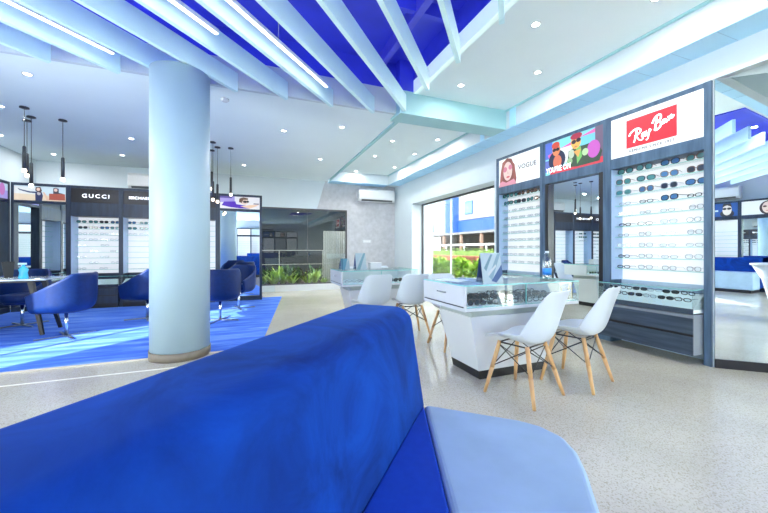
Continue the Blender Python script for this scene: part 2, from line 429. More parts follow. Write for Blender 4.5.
for cx, ye, wd in LL:
    x1 = cx + T * ye
    L_ = min((x1 - (XL + 0.1)) / d1[0], (ye + 1.0) / d1[1], 4.6)
    t = thing('linear_light', 'long white linear lamp between ceiling baffles, %s' % wd, 'linear lamp', (x1, ye, 3.09), pi / 2 - PHI, 'linear lamps between the baffles')
    MB().box(-L_, 0, -0.016, 0.016, 0.012, 0.05).build('housing', pmat('lamp_housing', (0.75, 0.78, 0.8), 0.4), t)
    MB().box(-L_ + 0.01, -0.01, -0.014, 0.014, 0.0, 0.012).build('diffuser', LED, t)
    for q in (0.2, 0.8): MB().cyl((-L_ * q, 0, 0.05), (-L_ * q, 0, 0.67), 0.004, n=6).build('suspension_wire', STEEL, t)
    la = bpy.data.lights.new('linear_light_lamp', 'AREA'); la.shape = 'RECTANGLE'; la.size = L_; la.size_y = 0.026; la.energy = 0.6; la.color = (1, 0.98, 0.96)
    lo = bpy.data.objects.new('linear_light_lamp', la); COL.objects.link(lo); lo.parent = t; lo.location = (-L_ / 2, 0, -0.006)

# ------------------------------------------------------------------ downlights
def downlight_mesh():
    r = MB(); r.lathe([(0.046, 0.0), (0.046, -0.005), (0.036, -0.007), (0.034, -0.003)], 20)
    l = MB(); l.lathe([(0.033, -0.002), (0.033, -0.005)], 20)
    return r, l
DLP = None; LD = {}
def downlight(x, y, z, label, grp, e=5):
    global DLP
    if DLP is None:
        t = thing('downlight', label, 'downlight', (x, y, z), 0, grp)
        r, l = downlight_mesh()
        r.build('trim_ring', WHITE_LAM, t); l.build('lens', LENS, t)
        la = bpy.data.lights.new('downlight_lamp', 'AREA'); la.shape = 'DISK'; la.size = 0.07; la.energy = e; la.color = (1, 0.985, 0.96)
        lo = bpy.data.objects.new('downlight_lamp', la); COL.objects.link(lo); lo.parent = t; lo.location = (0, 0, -0.012)
        DLP = t
    else:
        t = copy_tree(DLP); t.location = (x, y, z); tag(t, label, 'downlight', grp)
        for ch in t.children:
            if ch.type == 'LIGHT' and abs(ch.data.energy - e) > 0.01:
                ch.data = LD.setdefault(e, ch.data.copy()); ch.data.energy = e
low = [(-3.92, 7.72), (-3.7, 8.86), (-3.13, 6.17), (-2.28, 4.93), (-2.43, 8.44), (-1.92, 7.13), (-0.13, 8.41), (0.51, 5.75), (1.39, 7.26), (1.35, 5.25)]
for i, (x, y) in enumerate(low):
    downlight(x, y, 3.06, 'small round downlight in the low white ceiling, %s from the left' % ORD[i], 'downlights in the low ceiling')
hi = [(2.73, 9.05), (2.69, 7.43), (2.65, 6.28), (3.54, 8.25), (3.47, 6.94), (3.45, 5.88)]
hl = ['far left one', 'middle left one', 'near left one', 'far right one', 'middle right one', 'near right one']
for (x, y), l in zip(hi, hl):
    downlight(x, y, 3.30, 'round downlight in the raised ceiling panel above the back counter, ' + l, 'downlights in the raised back panel', 4)
rt = [(2.62, 3.86), (2.59, 2.55), (3.31, 3.23)]
rl = ['nearest the teal beam', 'topmost in the photo', 'nearest the right wall']
for (x, y), l in zip(rt, rl):
    downlight(x, y, 3.32, 'round downlight in the right ceiling between recess and bulkhead, ' + l, 'downlights in the right ceiling', 3)
for i, (x, y) in enumerate([(2.6, 0.9), (3.3, 1.9), (3.3, 0.5), (2.6, -0.8), (3.2, -2.5)]):
    downlight(x, y, 3.32, 'round downlight in the right ceiling nearer the camera, seen only in mirrors, ' + ORD[i] + ' southwards', 'downlights in the near right ceiling', 4)
# smoke detector
sd = MB().lathe([(0.05, 0), (0.05, -0.02), (0.035, -0.035)], 20).build('smoke_detector', WHITE_LAM, None, (-0.30, 4.82, 3.06))
tag(sd, 'round white smoke detector on the ceiling just right of the column top', 'smoke detector')

# ------------------------------------------------------------------ pendants
PENDP = None
def pendant(x, y, zb, label, grp):
    t = thing('pendant_light', label, 'pendant lamp', (x, y, 3.06), 0, grp)
    MB().lathe([(0.05, 0), (0.052, -0.018), (0.02, -0.026)], 20).build('canopy', pmat('dark_bronze', (0.05, 0.055, 0.065), 0.35, 0.6, 0.05), t)
    h = 3.06 - zb
    MB().cyl((0, 0, -0.02), (0, 0, -h + 0.34), 0.004, n=6).build('cord', BLACK, t)
    MB().lathe([(0.012, -h + 0.36), (0.02, -h + 0.345), (0.022, -h + 0.05), (0.018, -h + 0.05)], 16).build('shade', pmat('dark_bronze', (0.05, 0.055, 0.065), 0.35, 0.6, 0.05), t)
    MB().lathe([(0.018, -h + 0.052), (0.024, -h + 0.04), (0.025, -h + 0.012), (0.015, -h)], 16).build('bulb', BULB, t)
pl = [(-2.85, 6.09, 171, 'slim dark pendant lamp at far left, highest and nearest of the cluster of three'),
      (-3.10, 6.69, 176, 'slim dark pendant lamp at far left, rearmost of the cluster of three'),
      (-2.96, 6.49, 186, 'slim dark pendant lamp at far left, lowest of the cluster of three'),
      (-2.60, 6.49, 180, 'slim dark pendant lamp hanging alone beside the cluster at far left')]
pr = [(-0.62, 6.82, 200, 'slim dark pendant lamp right of the column, leftmost and nearest of the cluster'),
      (-0.69, 7.38, 189, 'slim dark pendant lamp right of the column, rearmost of the cluster with short drop'),
      (-0.57, 7.12, 202, 'slim dark pendant lamp right of the column, lowest hanging of the cluster'),
      (-0.34, 7.10, 195, 'slim dark pendant lamp hanging alone in front of the purple picture sign')]
for lst, g in ((pl, 'pendants over the glass table'), (pr, 'pendants right of the column')):
    for x, y, py, lab in lst:
        dd = x * sin(YAW) + y * cos(YAW)
        pendant(x, y, 1.12 + (250 - py) / 341 * dd - 0.02, lab, g)

# ------------------------------------------------------------------ eyeglasses
LENSM = {'clear': glass('clear_lens', (0.9, 0.95, 0.97), 0.06)}
def lens_m(n, c):
    if n not in LENSM: LENSM[n] = pmat(n + '_lens', c, 0.08, var=0.15, scale=20, spec=0.8)
    return LENSM[n]
FR = {'black': pmat('black_acetate', (0.015, 0.015, 0.02), 0.25), 'silver': pmat('silver_wire', (0.28, 0.31, 0.36), 0.3, 0.8, 0.02),
      'brown': pmat('brown_acetate', (0.10, 0.05, 0.03), 0.3)}
GLM = {}
def glasses_mesh(frame, lens, shape):
    key = (frame, lens, shape)
    if key in GLM: return GLM[key]
    mb = MB()
    rx, rz = {'wide': (0.031, 0.022), 'round': (0.026, 0.024), 'slim': (0.030, 0.016)}[shape]
    th = 0.0032 if frame != 'silver' else 0.0022
    cz = rz + 0.004
    for s in (-1, 1):
        cx = s * (rx + 0.008); n = 16
        pw = 2.6
        def pt(t, g):
            c_, s_ = cos(t), sin(t)
            return (cx + math.copysign(abs(c_) ** (2 / pw), c_) * (rx + g), math.copysign(abs(s_) ** (2 / pw), s_) * (rz + g) + cz)
        b = len(mb.v)
        for y in (0, 0.004):
            for g in (th, -th):
                for k in range(n):
                    p = pt(2 * pi * k / n, g); mb.v.append((p[0], y, p[1]))
        mb.mi = 0
        for k in range(n):
            j = (k + 1) % n
            mb.face([b + k, b + j, b + n + j, b + n + k]); mb.face([b + 2 * n + k, b + 3 * n + k, b + 3 * n + j, b + 2 * n + j])
            mb.face([b + k, b + 2 * n + k, b + 2 * n + j, b + j]); mb.face([b + n + k, b + n + j, b + 3 * n + j, b + 3 * n + k])
        mb.mi = 1
        mb.flat([pt(2 * pi * k / n, -th) for k in range(n)], 0.002)
        mb.mi = 0
        hx = cx + s * (rx + 0.002)
        mb.tube([(hx, 0.002, cz + rz * 0.55), (hx + s * 0.004, 0.012, cz + rz * 0.55), (hx, 0.10, cz + rz * 0.5), (hx - s * 0.004, 0.135, cz - rz * 0.6)], 0.0022 if frame != 'silver' else 0.0014, 5)
    mb.tube([(-0.010, 0.001, cz + 0.004), (0, -0.001, cz + 0.008), (0.010, 0.001, cz + 0.004)], 0.0022, 5)
    o = mb.build('eyeglasses', [FR[frame], LENSM[lens]])
    GLM[key] = o.data; me = o.data
    bpy.data.objects.remove(o)
    return me
lens_m('blue', (0.05, 0.16, 0.36)); lens_m('teal', (0.05, 0.20, 0.22)); lens_m('smoke', (0.03, 0.04, 0.06)); lens_m('brown', (0.16, 0.10, 0.07))
def put_glasses(loc, rz, frame, lens, shape, label, grp, scale=1.0):
    o = bpy.data.objects.new('sunglasses' if lens != 'clear' else 'eyeglasses', glasses_mesh(frame, lens, shape))
    COL.objects.link(o); o.location = loc; o.rotation_euler = (0, 0, rz); o.scale = (scale,) * 3
    tag(o, label, 'sunglasses' if lens != 'clear' else 'eyeglasses', grp)
    return o
def to_world(base, rz, p):
    return (base[0] + p[0] * cos(rz) - p[1] * sin(rz), base[1] + p[0] * sin(rz) + p[1] * cos(rz), base[2] + p[2])

# ------------------------------------------------------------------ display units (local: x width, y depth away from viewer, z up)
def lit_unit(label, loc, rz, W, P, wood_m, wood_h, grp):
    t = thing('eyewear_display_unit', label, 'display unit', loc, rz, grp)
    D, H, pw = P['D'], P['H'], P['pw']
    zs0, zs1, zo, zb, zc = P['zs0'], P['zs1'], P['zo'], P['zb'], P['zc']
    fr = MB()
    fr.box(0, pw, -0.015, D, 0, H).box(W - pw, W, -0.015, D, 0, H)
    fr.box(pw, W - pw, -0.01, D, zs1, H).box(pw, W - pw, -0.01, D, zo, zs0)
    fr.box(pw, W - pw, 0.05, D, zs0, zs1)
    fr.build('frame', wood_m, t, bevel=0.002)
    sp = MB().box(pw, W - pw, 0.0, 0.05, zs0, zs1).build('sign_panel', P.get('sign_m', LIGHTBOX), t)
    MB().box(pw, W - pw, D - 0.02, D, zb, zo).build('light_panel', LIGHTBOX, t)
    for a in (pw, W - pw - 0.006): MB().box(a, a + 0.006, 0.0, D - 0.02, zb, zo).build('side_lining', pmat('side_lining', (0.42, 0.58, 0.82), 0.2, var=0.03), t)
    for z in P['shelves']:
        s = MB().box(pw + 0.006, W - pw - 0.006, D - 0.155, D - 0.02, z - 0.006, z).build('shelf', GLASS, t)
        MB().box(pw + 0.006, W - pw - 0.006, D - 0.157, D - 0.155, z - 0.006, z).build('glass_edge', EDGE, s)
    # back panel behind the case, then drawers, plinth
    MB().box(pw, W - pw, D - 0.03, D, 0, zb).build('back_panel', P.get('low_m', wood_h), t)
    y0 = -P['prot']; x0, x1 = P['cx0'], W - P['cx1']
    cab = MB().box(x0, x1, y0 + 0.012, D - 0.03, P['z0'], zc).build('cabinet', P.get('cab_side', wood_h), t, bevel=0.003)
    hm = (P['z0'] + zc) / 2
    for a, b in ((P['z0'], hm - 0.012), (hm + 0.012, zc - 0.03)):
        MB().box(x0, x1, y0, y0 + 0.012, a, b).build('drawer', wood_h, cab)
    MB().box(x0, x1, y0 + 0.004, y0 + 0.012, hm - 0.012, hm + 0.012).build('finger_groove', BLACK, cab)
    case = MB().box(x0, x1, y0 - 0.0, y0 + 0.006, zc + 0.05, P['zg']).box(x0, x0 + 0.006, y0, D - 0.16, zc + 0.05, P['zg']).box(x1 - 0.006, x1, y0, D - 0.16, zc + 0.05, P['zg']).box(x0, x1, y0, D - 0.16, P['zg'] - 0.006, P['zg']).build('glass_case', GLASS, t)
    MB().box(x0, x1, y0 - 0.001, y0 + 0.006, P['zg'] - 0.006, P['zg'] + 0.001).box(x1 - 0.005, x1 + 0.001, y0 + 0.006, D - 0.16, P['zg'] - 0.006, P['zg'] + 0.001).build('glass_edge', EDGE, case)
    tm = MB(); ya, yb = y0 + 0.01, D - 0.17; za, zd = zc + 0.05, zc + 0.05 + P.get('tilt', 0.10)
    tm.v = [(x0 + 0.01, ya, zc + 0.012), (x1 - 0.01, ya, zc + 0.012), (x1 - 0.01, yb, zc + 0.012), (x0 + 0.01, yb, zc + 0.012), (x0 + 0.01, ya, za), (x1 - 0.01, ya, za), (x1 - 0.01, yb, zd), (x0 + 0.01, yb, zd)]
    for q in ((0, 3, 2, 1), (4, 5, 6, 7), (0, 1, 5, 4), (1, 2, 6, 5), (2, 3, 7, 6), (3, 0, 4, 7)): tm.face(list(q))
    tr = tm.build('tray', TRAY, t)
    MB().box(x0, x1, y0 + 0.002, y0 + 0.01, zc + 0.008, zc + 0.06).build('front_board', wood_h, tr)
    if P['z0'] < 0.12 and P.get('plinth', True):
        MB().box(x0 + 0.02, x1 - 0.02, y0 + 0.06, D - 0.03, 0, P['z0']).build('plinth', BLACK, t)
    return t, sp
def mirror_unit(label, loc, rz, W, P, wood_m, grp):
    t = thing('mirror_display_unit', label, 'mirror unit', loc, rz, grp)
    D, H, pw = P['D'], P['H'], P['pw']; zs0, zs1, zo = P['zs0'], P['zs1'], P['zo']
    fr = MB()
    fr.box(0, pw, -0.01, D, 0, H).box(W - pw, W, -0.01, D, 0, H)
    fr.box(pw, W - pw, -0.01, D, zs1, H).box(pw, W - pw, -0.01, D, zo, zs0).box(pw, W - pw, 0.05, D, zs0, zs1).box(pw, W - pw, -0.01, D, 0, P['mz0'])
    fr.build('frame', wood_m, t, bevel=0.002)
    sp = MB().box(pw, W - pw, 0.0, 0.05, zs0, zs1).build('screen', P.get('sign_m', LIGHTBOX), t)
    mp = P['mp']
    if mp:
        for a in (pw, W - pw - mp): MB().box(a, a + mp, -0.008, P['my'], P['mz0'], zo).build('black_post', BLACK, t)
    MB().box(pw + mp, W - pw - mp, P['my'], P['my'] + 0.006, P['mz0'], zo).build('mirror_panel', MIRROR, t)
    return t, sp

# right wall run
PR = dict(D=0.215, H=2.745, pw=0.06, zs0=2.225, zs1=2.70, zo=2.10, zb=0.76, zc=0.49, zg=0.735, z0=0.10, prot=0.17, cx0=0.02, cx1=0.07, plinth=False,
          shelves=[0.90 + 0.126 * i for i in range(10)], gs=1.25, tilt=0.14, cab_side=pmat('pale_cabinet_side', (0.22, 0.25, 0.29), 0.4), low_m=pmat('grey_blue_back', (0.45, 0.58, 0.70), 0.4))
RZ = -pi / 2
UB, WB = (4.12, 2.93, 0), 1.04
t, sp = lit_unit('navy wood display unit with red logo sign and lit shelves of glasses, nearest right', UB, RZ, WB, PR, NAVY_WOOD, NAVY_WOOD_H, 'display units along the right wall')
RED = pmat('logo_red', (0.62, 0.02, 0.035), 0.4, var=0.02, emit=0.25)
plate = MB().box(0.243, 0.75, -0.006, 0.0, 2.308, 2.632).build('logo_plate', RED, sp)
SIGN_WHITE = pmat('sign_white', (1, 1, 1), 0.4, var=0, emit=0.8)
mb = MB()
def UV(pts): return [(0.243 + u * 0.507, 2.308 + v * 0.324) for u, v in pts]
strokes = [
    [(0.06, 0.42), (0.11, 0.53), (0.19, 0.60), (0.26, 0.60), (0.31, 0.53), (0.29, 0.44), (0.21, 0.37), (0.19, 0.36)],
    [(0.225, 0.56), (0.215, 0.40), (0.19, 0.24), (0.165, 0.15)],
    [(0.20, 0.36), (0.24, 0.30), (0.28, 0.20), (0.33, 0.17), (0.37, 0.22)],
    [(0.40, 0.40), (0.36, 0.40), (0.335, 0.33), (0.345, 0.27), (0.375, 0.29), (0.405, 0.40), (0.40, 0.32), (0.415, 0.27), (0.44, 0.30)],
    [(0.43, 0.44), (0.43, 0.35), (0.455, 0.33), (0.485, 0.38), (0.50, 0.47), (0.48, 0.30), (0.455, 0.15), (0.42, 0.13)],
    [(0.512, 0.41), (0.535, 0.43)],
    [(0.63, 0.80), (0.625, 0.65), (0.61, 0.48), (0.60, 0.36)],
    [(0.55, 0.62), (0.59, 0.76), (0.66, 0.85), (0.71, 0.82), (0.71, 0.71), (0.66, 0.63), (0.62, 0.61), (0.69, 0.60), (0.72, 0.52), (0.69, 0.42), (0.63, 0.37), (0.595, 0.40)],
    [(0.80, 0.64), (0.76, 0.63), (0.74, 0.56), (0.755, 0.51), (0.78, 0.53), (0.805, 0.64), (0.80, 0.56), (0.82, 0.53), (0.845, 0.58)],
    [(0.85, 0.70), (0.86, 0.64), (0.865, 0.57), (0.88, 0.66), (0.905, 0.72), (0.915, 0.68), (0.915, 0.61), (0.94, 0.64), (0.955, 0.70)],
]
for i, s_ in enumerate(strokes): ribbon(mb, UV(s_), 0.018 if i in (0, 1, 6, 7) else 0.013, -0.0075)
mb.build('script_lettering', SIGN_WHITE, plate)
text(sp, 'tagline_lettering', 'GENUINE SINCE 1937', 0.27, 2.255, 0.46, 0.032, -0.002, pmat('tag_grey', (0.03, 0.03, 0.04), 0.4), spacing=1.25, bold=0.03)

UM = (4.12, 3.91, 0); WM = 0.98
PM = dict(PR, pw=0.04, sign_m=ink((0.25, 0.75, 0.85), 0.7), mz0=0.10, my=0.05, mp=0.055)
t, sp = mirror_unit('navy framed tall mirror unit under the bright picture screen, between two lit units', UM, RZ, WM, PM, NAVY_WOOD, 'display units along the right wall')
w_, h_ = WM - 0.08, PM['zs1'] - PM['zs0']
def A(name, items, e=0.6): return art(sp, name, items, w_, h_, 0.04, PM['zs0'], -0.001, e)
A('background_picture', [(rect(0, .14, .5, 1), (.12, .2, .75)), ([(0.05, .62), (.95, 1), (.95, .8), (.08, .5)], (.85, .15, .5)), (rect(.28, .55, .25, .72), (.85, .9, .95)),
     (rect(.62, .88, .55, .86), (.2, .65, .9)), (rect(.88, 1, 0, 1), (.18, .12, .2)), (rect(0, .2, .1, .45), (.15, .2, .6)), (rect(.1, 1, 0, .16), (.75, .06, .1))])
A('figure', [(ell(.23, .4, .16, .3), (.02, .03, .08)), (ell(.24, .35, .08, .2), (.75, .2, .12)), (ell(.22, .72, .075, .19), (.85, .28, .12)), (ell(.21, .86, .075, .1), (.7, .08, .05)), (ell(.185, .72, .035, .05), (.02, .02, .03)), (ell(.25, .72, .035, .05), (.02, .02, .03))])
A('figure', [([(.42, .1), (.45, .55), (.55, .62), (.72, .6), (.9, .62), (.99, .3), (.95, .06), (.6, .05)], (.05, .09, .06)), (ell(.86, .42, .1, .24), (.6, .12, .55)), (ell(.5, .45, .05, .13), (.55, .65, .5)), (ell(.73, .4, .05, .1), (.5, .75, .4)),
     (ell(.47, .25, .05, .1), (.35, .55, .3)), ([(.58, .6), (.66, .6), (.68, .3), (.6, .12)], (.2, .55, .15)), ([(.54, .5), (.66, .52), (.62, .3)], (.85, .4, .1)), (ell(.58, .76, .085, .2), (.95, .5, .12)), (ell(.585, .92, .1, .09), (.45, .03, .08)),
     (ell(.545, .77, .04, .06), (.03, .02, .04)), (ell(.625, .79, .04, .06), (.03, .02, .04)), (ell(.58, .62, .03, .02), (.7, .2, .1))])
text(sp, 'caption_lettering', "YOU'RE ON", 0.04 + .03 * w_, PM['zs0'] + .05 * h_, .46 * w_, .17 * h_, -0.016, SIGN_WHITE, bold=0.012, spacing=1.05)

UV_, WV = (4.12, 4.95, 0), 1.04
PV = dict(PR, pw=0.055)
t, sp = lit_unit('navy wood display unit with portrait of a woman on its sign, beside street window', UV_, RZ, WV, PV, NAVY_WOOD, NAVY_WOOD_H, 'display units along the right wall')
w_ = WV - 0.11
def A(name, items, e=0.6): return art(sp, name, items, w_, h_, 0.055, PV['zs0'], -0.001, e)
A('portrait_picture', [([(.02, .0), (.05, .55), (.1, .88), (.22, 1), (.34, .93), (.42, .6), (.46, .2), (.44, 0)], (.26, .07, .06)), ([(0, 0), (.05, .25), (.2, .12), (.4, .2), (.46, 0)], (.85, .35, .45)),
   (ell(.24, .52, .115, .34), (.90, .66, .62)), (ell(.17, .60, .055, .095), (.72, .2, .32)), (ell(.31, .64, .05, .09), (.72, .2, .32)), (ell(.25, .31, .045, .035), (.72, .12, .16)), ([(.24, .55), (.27, .42), (.225, .42)], (.8, .5, .46)),
   ([(.1, .88), (.2, .95), (.13, .6), (.1, .2), (.04, .15)], (.42, .12, .09)), ([(.3, .93), (.37, .7), (.39, .2), (.46, .2), (.42, .7)], (.36, .10, .08))])
text(sp, 'brand_lettering', 'VOGUE', 0.055 + .50 * w_, PV['zs0'] + .46 * h_, .42 * w_, .16 * h_, -0.002, pmat('sign_black', (0.03, 0.03, 0.04), 0.4), spacing=1.05, bold=0.015)

def fill_shelves(base, rz, W, P, n, spec_fn, sign_words, grp):
    m = P['pw'] + 0.11
    for si, z in enumerate(reversed(P['shelves'])):
        for k in range(n):
            s = spec_fn(si, k)
            if s is None: continue
            f_, l_, sh, word = s
            x = m + (W - 2 * m) * (k + 0.0) / (n - 1) + random.uniform(-0.012, 0.012)
            loc = to_world(base, rz, (x, P['D'] - 0.145, z + 0.0005))
            put_glasses(loc, rz + random.uniform(-0.3, 0.3), f_, l_, sh, '%s, %s from left on %s shelf from top under %s' % (word, ORD[k], ORD[si], sign_words), grp, P.get('gs', 1.0) if l_ != 'clear' else 1.0)
random.seed(3)
def rb(si, k):
    if si < 3:
        l_ = random.choice(['blue', 'teal', 'blue', 'smoke', 'teal'])
        f_ = random.choice(['black', 'black', 'silver', 'brown'])
        return f_, l_, random.choice(['wide', 'wide', 'round']), '%s tinted sunglasses' % {'blue': 'blue', 'teal': 'green', 'smoke': 'dark'}[l_]
    if si == 3 and k == 2: return 'black', 'blue', 'wide', 'blue tinted sunglasses'
    return random.choice([('silver', 'clear', 'slim', 'thin wire eyeglasses'), ('silver', 'clear', 'wide', 'thin wire eyeglasses'), ('black', 'clear', 'slim', 'black rimmed eyeglasses') if si in (3, 5, 8, 9) else ('silver', 'clear', 'slim', 'thin wire eyeglasses')])
fill_shelves(UB, RZ, WB, PR, 4, rb, 'red logo sign', 'glasses under the red logo sign')
def vg(si, k):
    if si < 2: return 'black', random.choice(['smoke', 'brown', 'teal']), 'wide', 'dark sunglasses'
    return 'silver', 'clear', 'slim', 'thin wire eyeglasses'
fill_shelves(UV_, RZ, WV, PV, 5, vg, 'portrait sign', 'glasses under the portrait sign')
# glasses lying in the low glass case
for k in range(12):
    r_, c_ = divmod(k, 6)
    ly = -0.135 + r_ * 0.085
    loc = to_world(UB, RZ, (0.12 + c_ * 0.15, ly, PR['zc'] + 0.05 + 0.14 * (ly + 0.135 + 0.10) / 0.205))
    put_glasses(loc, RZ + random.uniform(-.3, .3), 'black' if k % 3 else 'silver', 'clear' if k % 2 else 'smoke', 'slim', 'spectacles in the low case under red logo sign, %s row, %s from left' % (['front', 'back'][r_], ORD[c_]), 'glasses in the low wall case')

# back left run (blue black)
PL = dict(D=0.30, H=2.335, pw=0.035, zs0=2.02, zs1=2.285, zo=1.76, zb=0.66, zc=0.40, zg=0.62, z0=0.10, prot=0.10, cx0=0.02, cx1=0.02,
          shelves=[0.74 + 0.113 * i for i in range(9)], sign_m=pmat('sign_black_panel', (0.012, 0.01, 0.016), 0.35))
YU = 8.1
X0s = [-3.97, -3.16, -2.35, -1.50, -0.65]; W5 = [0.81, 0.81, 0.85, 0.85, 0.90]
GB = 'display units along the blue carpet'
LET = pmat('sign_letter', (0.95, 0.95, 0.98), 0.4, var=0, emit=0.7)
PLM = dict(PL, mz0=0.10, my=0.06, mp=0.0, zo=1.97, pw=0.04)
# beach poster mirror unit
SKYINK = ink((0.62, 0.78, 0.88), 0.6)
t, sp = mirror_unit('dark mirror unit with beach picture sign of two women, left of the black sign', (X0s[0], YU, 0), 0, W5[0], dict(PLM, sign_m=SKYINK), DARK_WOOD, GB)
def AP(sp, W, P, name, items, e=0.6): return art(sp, name, items, W - 2 * P['pw'], P['zs1'] - P['zs0'], P['pw'], P['zs0'], -0.001, e)
AP(sp, W5[0], PLM, 'beach_picture', [([(0, 0), (1, 0), (1, .3), (.5, .42), (0, .5)], (.82, .68, .5)), ([(0, .45), (.4, .42), (.4, .9), (0, .95)], (.78, .82, .8))])
AP(sp, W5[0], PLM, 'figure', [([(.06, .82), (.12, .74), (.3, .62), (.42, .62), (.42, .5), (.28, .53), (.1, .68)], (.03, .05, .15)), ([(.40, .62), (.52, .62), (.55, .35), (.53, 0), (.40, 0)], (.03, .04, .12)), (ell(.47, .5, .035, .12), (.55, .5, .5)),
    ([(.41, .92), (.5, .95), (.53, .7), (.5, .55), (.44, .6), (.40, .7)], (.08, .04, .04)), (ell(.46, .78, .035, .11), (.85, .6, .48)), ([(.54, .6), (.58, .6), (.68, .05), (.62, .05)], (.8, .55, .42))])
AP(sp, W5[0], PLM, 'figure', [([(.75, .5), (.75, .9), (.8, .95), (.86, .88), (.86, .6), (.95, .55), (.98, .4)], (.05, .04, .07)), (ell(.80, .78, .035, .11), (.82, .58, .48)), (rect(.67, .985, .08, .52), (.42, .09, .06))])
# lit units
def gu(si, k):
    if si < 2: return 'black', random.choice(['teal', 'smoke', 'brown', 'blue']), 'wide', 'dark sunglasses'
    if si < 4: return 'silver', 'clear', 'slim', 'thin wire eyeglasses'
    return ('silver', 'clear', 'slim', 'thin wire eyeglasses') if k % 2 == si % 2 else None
t, sp = lit_unit('dark display unit with black five letter sign above its lit white shelves', (X0s[1], YU, 0), 0, W5[1], PL, DARK_WOOD, DARK_WOOD, GB)
text(sp, 'brand_lettering', 'GUCCI', 0.20, 2.115, 0.42, 0.072, -0.002, LET, spacing=1.35, bold=0.01)
fill_shelves((X0s[1], YU, 0), 0, W5[1], PL, 4, gu, 'five letter sign', 'glasses under the five letter sign')
t, sp = lit_unit('dark display unit with long two word sign, half hidden behind the white column', (X0s[2], YU, 0), 0, W5[2], PL, DARK_WOOD, DARK_WOOD, GB)
text(sp, 'brand_lettering', 'MICHAEL KORS', 0.13, 2.125, 0.60, 0.055, -0.002, LET, spacing=1.1, bold=0.015)
def mk(si, k): return gu(si, k) if (k < 2 and si < 3) else None
fill_shelves((X0s[2], YU, 0), 0, W5[2], PL, 4, mk, 'two word sign', 'glasses under the two word sign')
t, sp = lit_unit('dark lit display unit seen in a strip just right of the white column', (X0s[3], YU, 0), 0, W5[3], PL, DARK_WOOD, DARK_WOOD, GB)
t, sp = mirror_unit('dark mirror unit with purple clad figure on its sign, beside the garden window', (X0s[4], YU, 0), 0, W5[4], dict(PLM, pw=0.05, sign_m=ink((0.9, 0.88, 0.9), 0.6)), DARK_WOOD, GB)
AP(sp, W5[4], dict(PLM, pw=0.05), 'background_picture', [(rect(0, .36, .5, 1), (.42, .35, .75)), (rect(.0, .3, .85, 1), (.12, .08, .35)), (rect(.84, .98, .42, .5), (.1, .08, .15))])
AP(sp, W5[4], dict(PLM, pw=0.05), 'figure', [([(.04, .25), (.1, .55), (.38, .6), (.40, .38), (.6, .3), (.72, .28), (.74, .05), (.5, .04), (.25, .12)], (.09, .02, .5)), ([(.5, .2), (.75, .35), (.98, .4), (.9, .25), (.75, .05)], (.92, .62, .42)),
    (ell(.60, .62, .10, .26), (.90, .68, .56)), ([(.47, .55), (.48, .85), (.58, .97), (.7, .9), (.7, .78), (.58, .75), (.54, .5)], (.16, .09, .06)), (ell(.62, .60, .05, .1), (.04, .03, .03)), (ell(.69, .62, .035, .09), (.04, .03, .03))])
struct('wall_divider', MB().box(-3.97, 0.25, YU + 0.30, YU + 0.33, 0, 2.33), BLACK)

# left wall run, front faces +X ; local origin at the smaller Y end
RZL = pi / 2
GL = 'display units along the left wall'
def lu(y): return (-3.99, y, 0)
PLL = dict(PL, D=0.29)
t, sp = mirror_unit('dark mirror unit with violet picture sign in the left back corner', lu(7.27), RZL, 0.82, dict(PLM, D=0.29, sign_m=ink((0.42, 0.38, 0.85), 0.6)), DARK_WOOD, GL)
AP(sp, 0.82, PLM, 'picture', [(rect(0, 1, .55, 1), (.55, .75, .9)), (ell(.8, .6, .1, .4), (.6, .2, .6))])
for n_, y in enumerate((6.43, 5.59)):
    t, sp = lit_unit('dark lit display unit on the left wall with plain black sign, %s from corner' % ORD[n_ + 1], lu(y), RZL, 0.83, PLL, DARK_WOOD, DARK_WOOD, GL)
t, sp = lit_unit('dark lit display unit on the left wall with pale blue sign', lu(4.75), RZL, 0.83, dict(PLL, sign_m=SKYINK), DARK_WOOD, DARK_WOOD, GL)
t, sp = mirror_unit('dark mirror unit with white sign at the near end of left wall', lu(3.92), RZL, 0.82, dict(PLM, D=0.29, sign_m=ink((0.88, 0.9, 0.93), 0.6)), DARK_WOOD, GL)
# front wall run behind the camera, seen in the slanted mirror and the garden window; front faces +Y
GF = 'display units behind the camera'
YF = YS + 0.33
PF = dict(PL, H=2.50, zs0=2.08, zs1=2.45, zo=1.98)
PFM = dict(PLM, H=2.50, zs0=2.08, zs1=2.45, zo=1.98)
lab = ['right of the curly haired portrait', 'left of the blue portrait sign', 'at the end by the street glazing']
for x, l, sm in ((3.33, 0, LIGHTBOX), (0.87, 1, SKYINK), (0.05, 2, LIGHTBOX)):
    lit_unit('dark lit unit on wall behind the camera, ' + lab[l], (x, YF, 0), pi, 0.82, dict(PF, sign_m=sm), DARK_WOOD, DARK_WOOD, GF)
t, sp = lit_unit('dark lit display unit with blue portrait sign, seen in the big mirror above the sofa', (1.69, YF, 0), pi, 0.82, dict(PF, sign_m=ink((0.02, 0.10, 0.38), 0.6)), DARK_WOOD, DARK_WOOD, GF)
AP(sp, 0.82, PF, 'figure', [(ell(.3, .2, .2, .3), (.04, .04, .06)), (ell(.3, .5, .13, .42), (.85, .75, .7)), ([(.16, .7), (.2, .98), (.4, .98), (.44, .7), (.3, .85)], (.05, .04, .04)), (ell(.24, .58, .06, .09), (.03, .03, .04)), (ell(.37, .58, .06, .09), (.03, .03, .04)), (rect(.55, .95, .4, .52), (.8, .85, .95))])
t, sp = mirror_unit('dark mirror unit with curly haired portrait sign, seen in the big mirror', (2.51, YF, 0), pi, 0.82, dict(PFM, sign_m=ink((0.88, 0.9, 0.93), 0.6)), DARK_WOOD, GF)
